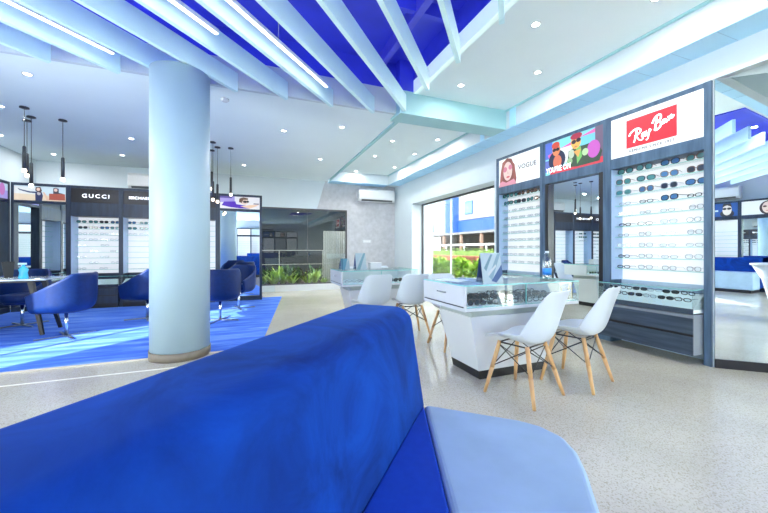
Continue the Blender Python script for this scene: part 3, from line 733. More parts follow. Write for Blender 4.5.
AP(sp, 0.82, PFM, 'figure', [(ell(.3, .45, .24, .52), (.06, .04, .05)), (ell(.33, .48, .14, .4), (.85, .66, .58)), (ell(.27, .55, .05, .07), (.1, .05, .05)), (ell(.4, .55, .05, .07), (.1, .05, .05)), (ell(.33, .25, .05, .03), (.65, .15, .15))])

# ------------------------------------------------------------------ big wall mirror
t = thing('wall_mirror', 'large frameless floor to ceiling mirror slanting away right of the red logo display unit', 'mirror', (4.125, 1.875, 0), math.atan2(-0.669, 0.743))
MB().box(0.0, 2.55, -0.006, 0.0, 0.085, 2.741).build('mirror_panel', MIRROR, t)
MB().box(0.0, 2.55, -0.015, 0.0, 0.0, 0.085).build('black_skirting', BLACK, t)

# ------------------------------------------------------------------ air conditioners
def aircon(x, y, z, rz, label):
    t = thing('air_conditioner', label, 'air conditioner', (x, y, z), rz, 'wall air conditioners')
    prof = [(0, 0), (-0.19, 0.0), (-0.235, 0.07), (-0.24, 0.30), (-0.20, 0.36), (0, 0.36)]
    b = MB(); n = len(prof); b.v = [(-0.55, p[0], p[1]) for p in prof] + [(0.55, p[0], p[1]) for p in prof]
    b.face(list(range(n))); b.face([n + i for i in range(n)][::-1])
    for i in range(n): b.face([i, (i + n), (i + 1) % n + n, (i + 1) % n])
    b.build('body', WHITE_LAM, t, bevel=0.012, seg=3)
    MB().quad((-0.48, -0.20, 0.012), (0.48, -0.20, 0.012), (0.48, -0.234, 0.062), (-0.48, -0.234, 0.062)).build('air_slot', pmat('slot_grey', (0.08, 0.09, 0.10), 0.5), t).location = (0, -0.004, -0.002)
    MB().box(-0.53, 0.53, -0.243, -0.238, 0.10, 0.285).build('front_panel', WHITE_LAM, t, bevel=0.003)
    return t
aircon(3.47, YB - 0.001, 2.53, 0, 'white wall air conditioner on grey plaster above the back counter')
aircon(-2.05, YB - 0.0, 2.53, 0, 'white wall air conditioner above the two word sign, cut by the column')
aircon(1.1, YS + 0.005, 2.58, pi, 'white wall air conditioner above the blue portrait sign, seen in the big mirror')
sw = thing('switch_plate', 'small white switch plate on the grey plaster beside the garden window', 'switch plate', (3.22, YB - 0.005, 1.33))
MB().box(-0.13, 0.13, -0.012, 0, 0, 0.09).build('plate', WHITE_LAM, sw, bevel=0.004)
for k in range(4): MB().box(-0.10 + k * 0.053, -0.062 + k * 0.053, -0.018, -0.012, 0.02, 0.07).build('rocker', pmat('rocker', (0.7, 0.72, 0.74), 0.4), sw)

# ------------------------------------------------------------------ carpet and floor strip
cp = MB().prism([(-4.28, 4.14), (0.10, 4.14), (0.70, 8.45), (0.28, 8.45), (-4.28, 8.45)], 0.0, 0.012).build('carpet', carpet_mat())
tag(cp, 'streaky blue carpet under the tub chairs and dark display units', 'carpet')
st = MB().box(-4.28, -0.2, 4.125, 4.14, 0, 0.014).build('trim_14', pmat('brass_edge', (0.55, 0.50, 0.42), 0.35, 0.3)); st['kind'] = 'structure'
st = MB().box(-4.28, 0.2, 3.74, 3.765, 0, 0.002).build('trim_15', pmat('pale_strip', (0.72, 0.68, 0.58), 0.4)); st['kind'] = 'structure'

# ------------------------------------------------------------------ shell chairs
def interp(tab, t):
    n = len(tab) - 1; x = min(max(t, 0), 1) * n; i = min(int(x), n - 1); f = x - i
    q = [tab[max(0, i - 1)], tab[i], tab[i + 1], tab[min(n, i + 2)]]
    if not isinstance(tab[0], tuple): q = [(a,) for a in q]
    r = tuple(0.5 * (2 * q[1][j] + (q[2][j] - q[0][j]) * f + (2 * q[0][j] - 5 * q[1][j] + 4 * q[2][j] - q[3][j]) * f * f + (3 * q[1][j] - q[0][j] - 3 * q[2][j] + q[3][j]) * f ** 3) for j in range(len(q[0])))
    return r if len(r) > 1 else r[0]
def shell_chair():
    t = thing('shell_chair', None, 'chair')
    prof = [(0.235, 0.418), (0.205, 0.437), (0.12, 0.440), (0.02, 0.428), (-0.08, 0.418), (-0.155, 0.432), (-0.195, 0.485), (-0.222, 0.565), (-0.245, 0.65), (-0.27, 0.735), (-0.288, 0.79), (-0.298, 0.825)]
    wid = [0.170, 0.205, 0.222, 0.230, 0.234, 0.236, 0.236, 0.230, 0.218, 0.203, 0.185, 0.140]
    rise = [0.005, 0.02, 0.045, 0.068, 0.085, 0.10, 0.10, 0.085, 0.06, 0.04, 0.025, 0.015]
    NU, NV = 34, 17
    def P(i, j):
        v = i / (NU - 1); u = -1 + 2 * j / (NV - 1)
        p = interp(prof, v); q = interp(prof, min(1, v + 0.02)); p0 = interp(prof, max(0, v - 0.02))
        dy, dz = q[0] - p0[0], q[1] - p0[1]; l = math.hypot(dy, dz) or 1
        ny, nz = dz / l, -dy / l           # toward the sitter
        w_ = interp(wid, v); r_ = interp(rise, v)
        e = abs(u) ** 3
        return (u * w_ * (1 - 0.06 * e), p[0] + ny * r_ * e, p[1] + nz * r_ * e)
    m = MB(); m.grid(P, NU, NV)
    m.build('seat_shell', PLASTIC, t, solid=0.007, sub=1)
    tops = {}; bots = {}
    for sx in (-1, 1):
        for sy in (-1, 1):
            a = (sx * 0.125, sy * 0.115 + 0.015, 0.405); b = (sx * 0.215, sy * 0.205, 0.0)
            tops[sx, sy] = a; bots[sx, sy] = b
            MB().cyl(b, (b[0] + (a[0] - b[0]) * .5, b[1] + (a[1] - b[1]) * .5, .2), 0.0115, 0.017, 12).cyl((b[0] + (a[0] - b[0]) * .5, b[1] + (a[1] - b[1]) * .5, .2), a, 0.017, 0.0155, 12).build('leg', BEECH, t)
    wb = MB()
    def on(k, f): a, b = tops[k], bots[k]; return tuple(a[i] + (b[i] - a[i]) * f for i in range(3))
    ring = [(-1, -1), (1, -1), (1, 1), (-1, 1)]
    for i in range(4):
        a, b = ring[i], ring[(i + 1) % 4]
        wb.cyl(on(a, 0.06), on(b, 0.48), 0.0042, n=6).cyl(on(b, 0.06), on(a, 0.48), 0.0042, n=6)
        wb.cyl(on(a, 0.02), on(b, 0.02), 0.006, n=6)
    wb.build('wire_brace', BLACK, t)
    return t
CH0 = shell_chair()
chairs = [(1.99, 2.08, 16, 'white shell chair on wooden legs, front left one at the near counter'),
          (2.61, 2.12, 18, 'white shell chair on wooden legs, right one at near counter beside the drawers'),
          (1.44, 4.13, 4, 'white shell chair at the back counter, left one above the sofa edge'),
          (1.955, 4.05, -6, 'white shell chair at the back counter, right one with its legs in view'),
          (2.20, 3.42, 178, 'white shell chair on the far side of the near counter, mostly hidden'),
          (1.75, 5.52, 176, 'white shell chair behind the back counter, left one, seen in the tall mirror'),
          (2.27, 5.58, 190, 'white shell chair behind the back counter, right one, seen in the tall mirror')]
for i, (x, y, a, lab) in enumerate(chairs):
    o = CH0 if i == 0 else copy_tree(CH0)
    o.location = (x, y, 0); o.rotation_euler = (0, 0, RAD(a)); tag(o, lab, 'chair', 'white shell chairs')

# ------------------------------------------------------------------ display counters
def counter(x0, x1, y0, y1, label, seed):
    t = thing('display_counter', label, 'display counter', ((x0 + x1) / 2, (y0 + y1) / 2, 0), 0, 'glass topped display counters')
    W, D = (x1 - x0) / 2, (y1 - y0) / 2
    zb, zt = 0.62, 0.835
    bx, by = W - 0.25, D - 0.14; tx, ty = W - 0.12, D - 0.09
    fx = lambda s, z: [(-bx - (tx - bx) * z, -by - (ty - by) * z), (bx + (tx - bx) * z, -by - (ty - by) * z), (bx + (tx - bx) * z, by + (ty - by) * z), (-bx - (tx - bx) * z, by + (ty - by) * z)]
    MB().prism(fx(0, 0.0), 0, 0.075, fx(0, 0.12)).build('black_plinth', BLACK, t)
    MB().prism(fx(0, 0.12), 0.075, 0.555, fx(0, 1.0)).build('base', WHITE_LAM, t, bevel=0.003)
    MB().box(-tx + 0.015, tx - 0.015, -ty + 0.01, ty - 0.01, 0.555, zb).build('recess_band', GREYGREEN, t)
    ct = MB().box(-W, W, -D, D, zb, zb + 0.028).box(-W, -W + 0.018, -D, D, zb + 0.028, zt - 0.012).box(W - 0.018, W, -D + 0.2, D, zb + 0.028, zt - 0.012).box(-W + 0.018, W - 0.018, D - 0.018, D, zb + 0.028, zt - 0.012)
    case = ct.build('case_body', WHITE_LAM, t, bevel=0.002)
    dr = MB().box(-W - 0.004, -W, -D + 0.03, D - 0.04, zb + 0.045, zt - 0.022).build('drawer', WHITE_LAM, case, bevel=0.002)
    MB().tube([(-W - 0.004, -0.07, zb + 0.13), (-W - 0.022, -0.055, zb + 0.13), (-W - 0.022, 0.055, zb + 0.13), (-W - 0.004, 0.07, zb + 0.13)], 0.005).build('drawer_handle', STEEL, dr)
    MB().box(-W - 0.001, -W + 0.001, -D + 0.02, D - 0.02, zb + 0.030, zb + 0.040).build('shadow_gap', BLACK, case)
    g = MB().box(-W + 0.018, W, -D, -D + 0.006, zb + 0.03, zt - 0.01).box(W - 0.006, W, -D, -D + 0.2, zb + 0.03, zt - 0.01)
    g.build('front_glass', GLASS, t)
    tp = MB().box(-W, W, -D, D, zt - 0.01, zt).build('glass_top', GLASS, t)
    MB().box(-W, W, -D - 0.001, -D, zt - 0.01, zt).box(-W - 0.001, -W, -D, D, zt - 0.01, zt).box(W, W + 0.001, -D, D, zt - 0.01, zt).build('glass_edge', EDGE, tp)
    MB().box(-W + 0.02, W - 0.008, -D + 0.01, -D + 0.012, zb + 0.028, zb + 0.034).box(-0.003, 0.003, -D - 0.001, -D + 0.007, zb + 0.03, zt - 0.01).build('glass_joint', EDGE, t)
    MB().box(-W + 0.03, W - 0.03, -D + 0.02, D - 0.03, zb + 0.028, zb + 0.040).build('tray', TRAY, t)
    return (t, zb + 0.0405, zt)
NC = counter(1.60, 2.86, 2.30, 3.00, 'near white counter with a glass case full of dark spectacles and two chairs', 1)
BC = counter(1.155, 2.30, 4.49, 5.19, 'far white glass topped counter in front of the garden window wall', 2)
random.seed(11)
for r_ in range(4):
    for c_ in range(9):
        x = 1.72 + c_ * 0.128 + random.uniform(-.01, .01); y = 2.345 + r_ * 0.145
        put_glasses((x, y, NC[1]), random.uniform(-.25, .25), 'black' if (r_ + c_) % 4 else 'brown', random.choice(['clear', 'smoke', 'smoke', 'smoke']), random.choice(['wide', 'round', 'slim']),
                    'spectacles inside the near glass counter, %s from left in %s row from front' % (ORD[c_], ORD[r_]), 'spectacles in the near counter')
for r_ in range(2):
    for c_ in range(7):
        x = 1.28 + c_ * 0.145; y = 4.54 + r_ * 0.16
        put_glasses((x, y, BC[1]), random.uniform(-.25, .25), 'black' if c_ > 4 else 'silver', 'clear' if c_ < 4 else 'smoke', 'slim',
                    'spectacles inside the far glass counter, %s from left in %s row' % (ORD[c_], ['front', 'back'][r_]), 'spectacles in the far counter')

# things on the counters
def placard(x, y, z, w, h, rz, label, bands):
    t = thing('placard', label, 'placard', (x, y, z), rz, 'tilted counter placards')
    b = MB(); s = 0.22
    b.v = [(-w / 2, 0, 0), (w / 2, 0, 0), (w / 2, h * s, h), (-w / 2, h * s, h), (-w / 2, 0.008, 0), (w / 2, 0.008, 0), (w / 2, h * s + 0.008, h), (-w / 2, h * s + 0.008, h)]
    for f_ in ((0, 1, 2, 3), (5, 4, 7, 6), (1, 5, 6, 2), (4, 0, 3, 7), (3, 2, 6, 7), (4, 5, 1, 0)): b.face(list(f_))
    b.build('board', ink((0.62, 0.78, 0.88), 0.05), t)
    mats = []; m = MB()
    for k, (poly, c) in enumerate(bands):
        mm = ink(c, 0.05)
        if mm not in mats: mats.append(mm)
        m.mi = mats.index(mm)
        m.quad(*[((p[0] - .5) * w, p[1] * h * s - 0.001 - 0.0005 * k, p[1] * h) for p in poly])
    m.build('print', mats, t)
    MB().prism([(-w / 2, 0.008), (w / 2, 0.008), (w / 2, 0.13), (-w / 2, 0.13)], 0, 0.006).box(-w / 2, -w / 2 + 0.005, 0.01, 0.13, 0, 0.05).build('foot', GLASS, t)
    MB().quad((-w / 2, 0.125, 0.006), (w / 2, 0.125, 0.006), (w / 2, h * s + 0.012, h * 0.9), (-w / 2, h * s + 0.012, h * 0.9)).build('back_strut', pmat('navy_card', (0.03, 0.06, 0.2), 0.5), t)
sail = [([(0.30, .22), (.85, .98), (1, .98), (.45, .1)], (.30, .50, .62)), ([(.1, .5), (.5, .95), (.6, .95), (.2, .4)], (.20, .38, .48)), ([(.4, .08), (1, .62), (1, .3), (.65, .03)], (.05, .14, .38)), ([(.25, .32), (.7, .62), (.72, .55), (.3, .24)], (.8, .86, .9))]
placard(1.93, 2.36, NC[2], 0.19, 0.26, RAD(-8), 'tilted placard with blue sails standing on the near glass counter', sail)
placard(1.29, 4.80, BC[2], 0.13, 0.16, RAD(5), 'small tilted teal placard at the left on the far counter', [([(.0, .0), (1, .9), (1, 0), (.5, 0)], (.45, .66, .82)), ([(0, 0), (0, 1), (.3, 1), (.15, 0)], (.05, .25, .4)), ([(.15, 0), (.3, 1), (.8, 1), (.4, 0)], (.12, .42, .62))])
placard(1.50, 4.70, BC[2], 0.16, 0.24, RAD(5), 'taller pale blue placard standing beside the small one on far counter', [([(0, .0), (.8, 1), (1, 1), (.35, 0)], (.25, .50, .62)), ([(0, .35), (.0, 1), (.75, 1)], (.55, .74, .88)), ([(.4, 0), (1, .9), (1, 0), (.8, 0)], (.60, .80, .90))])
bx = thing('box', 'low white box on the far counter right of the pale blue placard', 'box', (1.78, 4.92, BC[2]))
MB().box(-0.09, 0.09, -0.06, 0.06, 0, 0.075).build('body', WHITE_LAM, bx, bevel=0.004)
MB().box(-0.092, 0.092, -0.062, 0.062, 0.075, 0.095).build('lid', WHITE_LAM, bx, bevel=0.004)
# water bottle
bt = thing('water_bottle', 'clear plastic water bottle with blue label on the near glass counter', 'bottle', (2.68, 2.50, NC[2]))
PETG = glass('bottle_plastic', (0.86, 0.93, 0.97), 0.14, 0.05)
MB().lathe([(0.036, 0.0), (0.040, 0.008), (0.040, 0.045), (0.038, 0.05), (0.038, 0.105), (0.040, 0.11), (0.040, 0.17), (0.036, 0.19), (0.026, 0.222), (0.015, 0.243), (0.014, 0.258)], 24).build('bottle_body', PETG, bt)
MB().lathe([(0.0412, 0.045), (0.0412, 0.108)], 24).build('paper_label', pmat('bottle_label', (0.03, 0.25, 0.75), 0.4, var=0.25, scale=20), bt)
MB().lathe([(0.017, 0.255), (0.017, 0.272), (0.015, 0.275)], 16).build('cap', pmat('pale_cap', (0.7, 0.8, 0.9), 0.4), bt)
bk = thing('leaflet', 'pale blue open leaflet lying at the left end of the near counter', 'leaflet', (1.78, 2.72, NC[2]), RAD(12))
MB().quad((-0.11, -0.15, 0.002), (0.0, -0.15, 0.012), (0.0, 0.15, 0.012), (-0.11, 0.15, 0.002)).quad((0.0, -0.15, 0.012), (0.11, -0.15, 0.002), (0.11, 0.15, 0.002), (0.0, 0.15, 0.012)).build('pages', pmat('leaflet', (0.62, 0.74, 0.90), 0.5, var=0.2, scale=8), bk, solid=0.002)

# ------------------------------------------------------------------ tub chairs and glass table
def tub_chair():
    t = thing('tub_chair', None, 'armchair')
    NA, NT = 49, 12; R0 = 0.28; ARM = 0.27
    half = R0 * pi / 2 + ARM
    def P(i, j):
        s_ = -half + 2 * half * i / (NA - 1); v = j / (NT - 1); a = abs(s_)
        sg = 1 if s_ >= 0 else -1
        if a <= R0 * pi / 2: th = a / R0; x, y, k_ = sin(th), -cos(th), 0
        else: x, y, k_ = 1, 0, (a - R0 * pi / 2)
        f = max(0, min(1, (a - 0.24) / (half - 0.24)))
        zt = 0.82 - 0.27 * f ** 0.75 if f < .3 else 0.82 - 0.27 * f ** 0.75
        z0 = 0.335
        r = 0.205 + 0.075 * sin(min(1, v * 3.6) * pi / 2) + 0.008 * v
        px_ = x * r * (1 - 0.12 * k_ / ARM); py_ = y * r + k_ * (0.88 + 0.12 * v)
        if y < -0.3: py_ -= 0.012 * v * (-y)
        return (sg * px_, py_, z0 + (zt - z0) * v ** 1.15)
    b = MB(); b.grid(P, NA, NT)
    # underside bowl
    def Q(i, j):
        th = 2 * pi * i / 32; r = 0.20 * j / 6
        return (r * sin(th), -r * cos(th), 0.325 + 0.02 * (j / 6) ** 2)
    b.grid(Q, 32, 7, closed=True)
    b.build('tub_shell', BLUE_LEATHER, t, solid=0.042, bevel=0, sub=1)
    MB().lathe([(0.02, 0.35), (0.215, 0.352), (0.245, 0.375), (0.25, 0.42), (0.24, 0.455), (0.15, 0.468), (0.001, 0.47)], 32).build('seat_cushion', BLUE_LEATHER, t)
    MB().cyl((0, 0, 0.015), (0, 0, 0.33), 0.021, n=16).build('pedestal', CHROME, t)
    for k in range(4):
        a = k * pi / 2 + pi / 4
        ca, sa = cos(a), sin(a); w_ = 0.016
        pts = [(ca * 0.015 - sa * w_, sa * 0.015 + ca * w_), (ca * 0.015 + sa * w_, sa * 0.015 - ca * w_), (ca * 0.30 + sa * w_ * .7, sa * 0.30 - ca * w_ * .7), (ca * 0.30 - sa * w_ * .7, sa * 0.30 + ca * w_ * .7)]
        MB().prism(pts, 0.0, 0.016).build('foot', STEEL, t)
    return t
TC0 = tub_chair()
CZ = 0.012
tubs = [(-2.20, 5.58, 78, 'blue leather tub chair facing left at the near end of glass table'),
        (-3.12, 6.62, 180, 'blue leather tub chair behind the glass table, facing the camera'),
        (-1.55, 6.55, 60, 'blue leather tub chair half hidden by the left side of the column'),
        (-0.44, 5.97, 20, 'blue leather tub chair just right of the column, the nearer one with bright back'),
        (-0.20, 7.02, 150, 'blue leather tub chair right of the column, rear one before the mirror')]
for i, (x, y, a, lab) in enumerate(tubs):
    o = TC0 if i == 0 else copy_tree(TC0)
    o.location = (x, y, CZ); o.rotation_euler = (0, 0, RAD(a)); tag(o, lab, 'armchair', 'blue tub chairs')
def glass_table(x, y, w, d, label):
    t = thing('glass_table', label, 'table', (x, y, CZ), 0, 'glass tables on the carpet')
    tp = MB().box(-w / 2, w / 2, -d / 2, d / 2, 0.715, 0.735).build('tabletop', pmat('frosted_white_glass', (0.62, 0.72, 0.80), 0.06, var=0.01, spec=0.8), t, bevel=0.003)
    for sx in (-1, 1):
        for sy in (-1, 1):
            a = (sx * (w / 2 - 0.22), sy * (d / 2 - 0.16)); b = (sx * (w / 2 - 0.07), sy * (d / 2 - 0.08)); h = 0.028
            q = lambda c: [(c[0] - h, c[1] - h), (c[0] + h, c[1] - h), (c[0] + h, c[1] + h), (c[0] - h, c[1] + h)]
            h2 = 0.018; qb = [(b[0] - h2, b[1] - h2), (b[0] + h2, b[1] - h2), (b[0] + h2, b[1] + h2), (b[0] - h2, b[1] + h2)]
            MB().prism(qb, 0, 0.70, q(a)).build('leg', BLACK, t)
    MB().box(-w / 2 + 0.18, w / 2 - 0.18, -d / 2 + 0.12, d / 2 - 0.12, 0.685, 0.715).build('apron', BLACK, t)
glass_table(-3.14, 6.02, 1.36, 0.62, 'glass topped table with black splayed legs at the left edge')
ZT = CZ + 0.735
mn = thing('menu_stand', 'black menu card in a clear stand on the left glass table', 'menu stand', (-2.93, 5.93, ZT), RAD(35))
b = MB(); b.v = [(-0.04, 0, 0.01), (0.04, 0, 0.01), (0.06, 0.03, 0.22), (-0.06, 0.03, 0.22), (-0.04, 0.006, 0.01), (0.04, 0.006, 0.01), (0.06, 0.036, 0.22), (-0.06, 0.036, 0.22)]
for f_ in ((0, 1, 2, 3), (5, 4, 7, 6), (1, 5, 6, 2), (4, 0, 3, 7), (3, 2, 6, 7), (4, 5, 1, 0)): b.face(list(f_))
b.build('card', BLACK, mn)
MB().box(-0.075, 0.075, -0.03, 0.05, 0, 0.01).build('base', GLASS, mn)
sp_ = thing('spray_bottle', 'turquoise spray bottle standing on the left glass table', 'spray bottle', (-2.76, 5.88, ZT))
MB().lathe([(0.045, 0), (0.05, 0.01), (0.04, 0.075), (0.05, 0.12), (0.03, 0.15), (0.014, 0.165), (0.014, 0.18)], 20).build('bottle_body', pmat('turquoise_liquid', (0.05, 0.50, 0.75), 0.1, var=0.1, spec=0.8), sp_)
MB().box(-0.05, 0.03, -0.012, 0.012, 0.18, 0.205).box(-0.025, -0.015, -0.006, 0.006, 0.15, 0.18).build('trigger', pmat('pale_trigger', (0.6, 0.8, 0.9), 0.4), sp_, bevel=0.003)

# ------------------------------------------------------------------ sofas
t = thing('sofa', 'large sofa in the foreground with tall blue velvet back and pale seat', 'sofa', (0, 0, 0))
u = (0.669, 0.743); n = (-0.743, 0.669)          # along the back, away from the seat
S0 = (0.70, 1.31)                                 # far end of the seam between seat and back
def off(p, a, b): return (p[0] + u[0] * a + n[0] * b, p[1] + u[1] * a + n[1] * b)
ZS, ZTp = 0.457, 0.87
Lb = 2.3
def back_section(a):
    br = 0.355
    fb = lambda z: 0.075 * max(0, (z - 0.45)) / 0.42
    p = [(0.0, 0.10), (0.0, 0.45)]
    r = 0.06; f0 = fb(ZTp)
    for q in range(9):
        an = pi - (pi / 2) * q / 8 + 0.0
        p.append((f0 + r + r * cos(an) - 0.02 * (1 - q / 8), ZTp - r + r * sin(an)))
    r2 = 0.05
    for q in range(6):
        an = pi / 2 - (pi / 2) * q / 5
        p.append((br - r2 + r2 * cos(an), ZTp - r2 + r2 * sin(an)))
    p.append((br, 0.10))
    return [(*off(S0, a, c[0]), c[1]) for c in p]
b = MB(); st_ = [0.02, -0.4, -0.8, -1.2, -1.6, -2.0, -Lb]
secs = [back_section(a) for a in st_]; k = len(secs[0])
for q in secs: b.v += q
for i in range(len(secs) - 1):
    for j in range(k):
        b.face([i * k + j, i * k + (j + 1) % k, (i + 1) * k + (j + 1) % k, (i + 1) * k + j], True)
b.face(list(range(k))[::-1]); b.face([(len(secs) - 1) * k + j for j in range(k)])
b.build('backrest', VELVET, t, bevel=0.025, seg=4)
# seat: pale block plus the darker wedge next to the back
Pa, Pb, Pc = S0, (0.452, 0.69), off(S0, -1.3, 0)
seat_front = [off(S0, 0.0, -0.02), (0.93, 1.10)]
def arc(cx, cy, r, a0, a1, k=8): return [(cx + r * cos(RAD(a0 + (a1 - a0) * i / k)), cy + r * sin(RAD(a0 + (a1 - a0) * i / k))) for i in range(k + 1)]
e0 = off(S0, 0, 0)
# corner of the seat
C = off(S0, -0.02, -0.50)
pale = [e0, off(S0, 0, -0.06), off(S0, 0.0, -0.38), off(S0, -0.02, -0.46), off(S0, -0.075, -0.53), off(S0, -0.16, -0.562), off(S0, -0.26, -0.57), off(S0, -1.5, -0.57), off(S0, -1.5, -0.50), (0.452, 0.69)]
MB().prism(pale, 0.12, ZS).build('pale_seat', SEAT_PALE, t, bevel=0.022, seg=4, label='pale blue suede seat')
wedge = [e0, (0.452, 0.69), off(S0, -1.5, -0.50), off(S0, -1.5, 0)]
MB().prism([off(p, -0.004, 0.0) for p in wedge], 0.12, ZS - 0.003).build('blue_seat', SEAT_BLUE, t, bevel=0.008, seg=3, label='royal blue seat wedge beside the back')
MB().prism([off(S0, -0.06, 0.30), off(S0, -1.45, 0.30), off(S0, -1.45, -0.50), off(S0, -0.12, -0.42)], 0.0, 0.12).build('plinth', BLACK, t)
# wall sofa seen in the mirror
t = thing('sofa', 'long blue sofa with pale seat against display units, seen in the big mirror', 'sofa', (1.0, -6.55, 0))
MB().box(-1.18, 1.18, -0.33, -0.10, 0.1, 0.92).build('backrest', VELVET, t, bevel=0.03, seg=4)
MB().box(-1.18, 1.18, -0.10, 0.36, 0.08, 0.54).build('pale_seat', SEAT_PALE, t, bevel=0.03, seg=4)
MB().box(-1.12, 1.12, -0.28, 0.30, 0.0, 0.08).build('plinth', BLACK, t)
t = thing('reception_stand', 'white round flaring reception stand, seen at the right edge of the big mirror', 'stand', (3.88, -1.8, 0))
MB().lathe([(0.30, 0.02), (0.32, 0.3), (0.40, 0.65), (0.51, 0.88)], 40).build('flared_body', WHITE_LAM, t)
MB().lathe([(0.53, 0.88), (0.53, 0.91)], 40).build('top', WHITE_LAM, t)
MB().lathe([(0.28, 0.0), (0.28, 0.02)], 40).build('plinth', BLACK, t)

# ------------------------------------------------------------------ street outside the right window
GRD = MB().box(4.5, 60, -30, 60, -0.12, -0.02); o = GRD.build('ground', pmat('pavement', (0.22, 0.215, 0.20), 0.9, var=0.1, scale=2)); o['kind'] = 'structure'
o = thing('planting_bank', 'low grassy bank with red earth top across the street behind the bushes', 'bank', (9.6, 20, -0.02))
MB().box(-0.4, 0.4, -18, 18, 0, 0.45).build('grass_face', pmat('verge_grass', (0.08, 0.14, 0.03), 0.95, var=0.3, scale=5), o)
MB().box(-0.4, 0.4, -18, 18, 0.45, 0.86).build('red_earth', pmat('red_earth', (0.20, 0.065, 0.035), 0.95, var=0.2, scale=6), o)
LEAF = pmat('street_leaf', (0.34, 0.52, 0.06), 0.6, var=0.45, scale=9)
LEAF2 = pmat('hedge_leaf', (0.11, 0.19, 0.035), 0.6, var=0.45, scale=9)
def bush(loc, rx, ry, h, nleaf, lm, label, grp, seed, name='bush', cat='bush'):
    rr = random.Random(seed)
    t = thing(name, label, cat, loc, 0, grp)
    m = MB()
    for k in range(nleaf):
        a = rr.uniform(0, 2 * pi); cz = rr.uniform(-0.2, 1); r = math.sqrt(max(0, 1 - max(0, cz) ** 2)) * rr.uniform(0.55, 1)
        c = (rx * r * cos(a), ry * r * sin(a), h * (0.35 + 0.6 * cz))
        yaw = rr.uniform(0, 2 * pi); el = rr.uniform(-0.2, 1.2); l = rr.uniform(0.09, 0.18); w_ = l * 0.33
        d = (cos(yaw) * cos(el), sin(yaw) * cos(el), sin(el)); s = (-sin(yaw) * w_, cos(yaw) * w_, 0)
        m.quad(c, tuple(c[i] + d[i] * l * .5 + s[i] for i in range(3)), tuple(c[i] + d[i] * l for i in range(3)), tuple(c[i] + d[i] * l * .5 - s[i] for i in range(3)))
    m.build('foliage', lm, t)
    s = MB()
    for k in range(5):
        a = rr.uniform(0, 2 * pi); s.cyl((0.03 * cos(a), 0.03 * sin(a), 0), (rx * .5 * cos(a), ry * .5 * sin(a), h * .7), 0.012, 0.006, 6)
    s.build('stems', pmat('bush_stem', (0.12, 0.09, 0.05), 0.8), t)
for i, (x, y, r_) in enumerate([(6.3, 10.7, 0.75), (6.4, 9.5, 0.7), (6.5, 8.35, 0.6)]):
    bush((x, y, -0.02), 0.5, r_ * 0.9, 0.86, 1300, LEAF, 'sunlit green bush outside the street window, ' + ['leftmost', 'middle one', 'rightmost'][i], 'bushes outside the street window', i)
hd = thing('hedge', 'clipped green hedge in front of the blue banded building', 'hedge', (11.0, 16, -0.02))
m = MB(); rr = random.Random(5)
m.box(-0.3, 0.3, -9, 9, 0, 1.1)
for k in range(3500):
    c = (rr.uniform(-.38, .38), rr.uniform(-9, 9), rr.uniform(0.3, 1.2)); a = rr.uniform(0, 2 * pi); l = 0.09
    m.quad(c, (c[0] + l * cos(a) - .03 * sin(a), c[1] + l * sin(a) + .03 * cos(a), c[2] + .05), (c[0] + 2 * l * cos(a), c[1] + 2 * l * sin(a), c[2] + .06), (c[0] + l * cos(a) + .03 * sin(a), c[1] + l * sin(a) - .03 * cos(a), c[2] + .05))
m.build('foliage', LEAF2, hd)
fn = thing('street_railing', 'white street railing running along behind the hedge', 'railing', (11.8, 16, -0.02))
m = MB().box(-.03, .03, -9, 9, 1.40, 1.50); m.build('rail', WHITE_LAM, fn)
for k in range(10): MB().box(-.03, .03, -9 + k * 2, -8.94 + k * 2, 0, 1.40).build('post', WHITE_LAM, fn)
bd = thing('building', 'white building with blue band and blue tower across the street', 'building', (14.0, 19.0, -0.02))
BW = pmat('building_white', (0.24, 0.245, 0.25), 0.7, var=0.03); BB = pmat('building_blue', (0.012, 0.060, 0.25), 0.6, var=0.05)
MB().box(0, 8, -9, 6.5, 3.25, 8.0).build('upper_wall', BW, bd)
MB().box(1.2, 8, -9, 6.5, 0, 3.25).build('shopfront_wall', pmat('shopfront_dark', (0.08, 0.065, 0.055), 0.8, var=0.5, scale=3, stretch=(1, 2, 0.5)), bd)  # dark mottled tone of the ground floor
MB().box(-0.08, 0, -9, 4.0, 2.3, 3.2).box(-0.08, 0, 5.0, 6.5, 2.5, 3.2).build('blue_band', BB, bd)
MB().box(-1.3, 0.0, -9, 6.5, 2.16, 2.3).build('canopy', pmat('canopy_grey', (0.13, 0.13, 0.14), 0.6), bd)
MB().box(-0.5, 0.0, 1.9, 2.9, 2.3, 5.2).build('blue_tower', BB, bd)
MB().box(-0.4, 0.0, 2.9, 4.8, 2.3, 8.0).build('grey_tower', pmat('tower_grey', (0.17, 0.19, 0.21), 0.7), bd)
for y0 in (0.2, -2.9, -5.2):
    wv = MB().box(-0.06, 0.0, y0, y0 + 0.9, 3.6, 4.5).build('window', BB, bd)
    MB().box(-0.07, -0.06, y0 + .08, y0 + .82, 3.68, 4.42).build('pane', pmat('far_pane', (0.04, 0.25, 0.45), 0.1, spec=0.9), wv)
for k in range(8): MB().box(-1.25, -1.1, -8.6 + k * 2.1, -8.45 + k * 2.1, 0, 2.16).build('canopy_post', pmat('post_brown', (0.2, 0.13, 0.1), 0.7), bd)

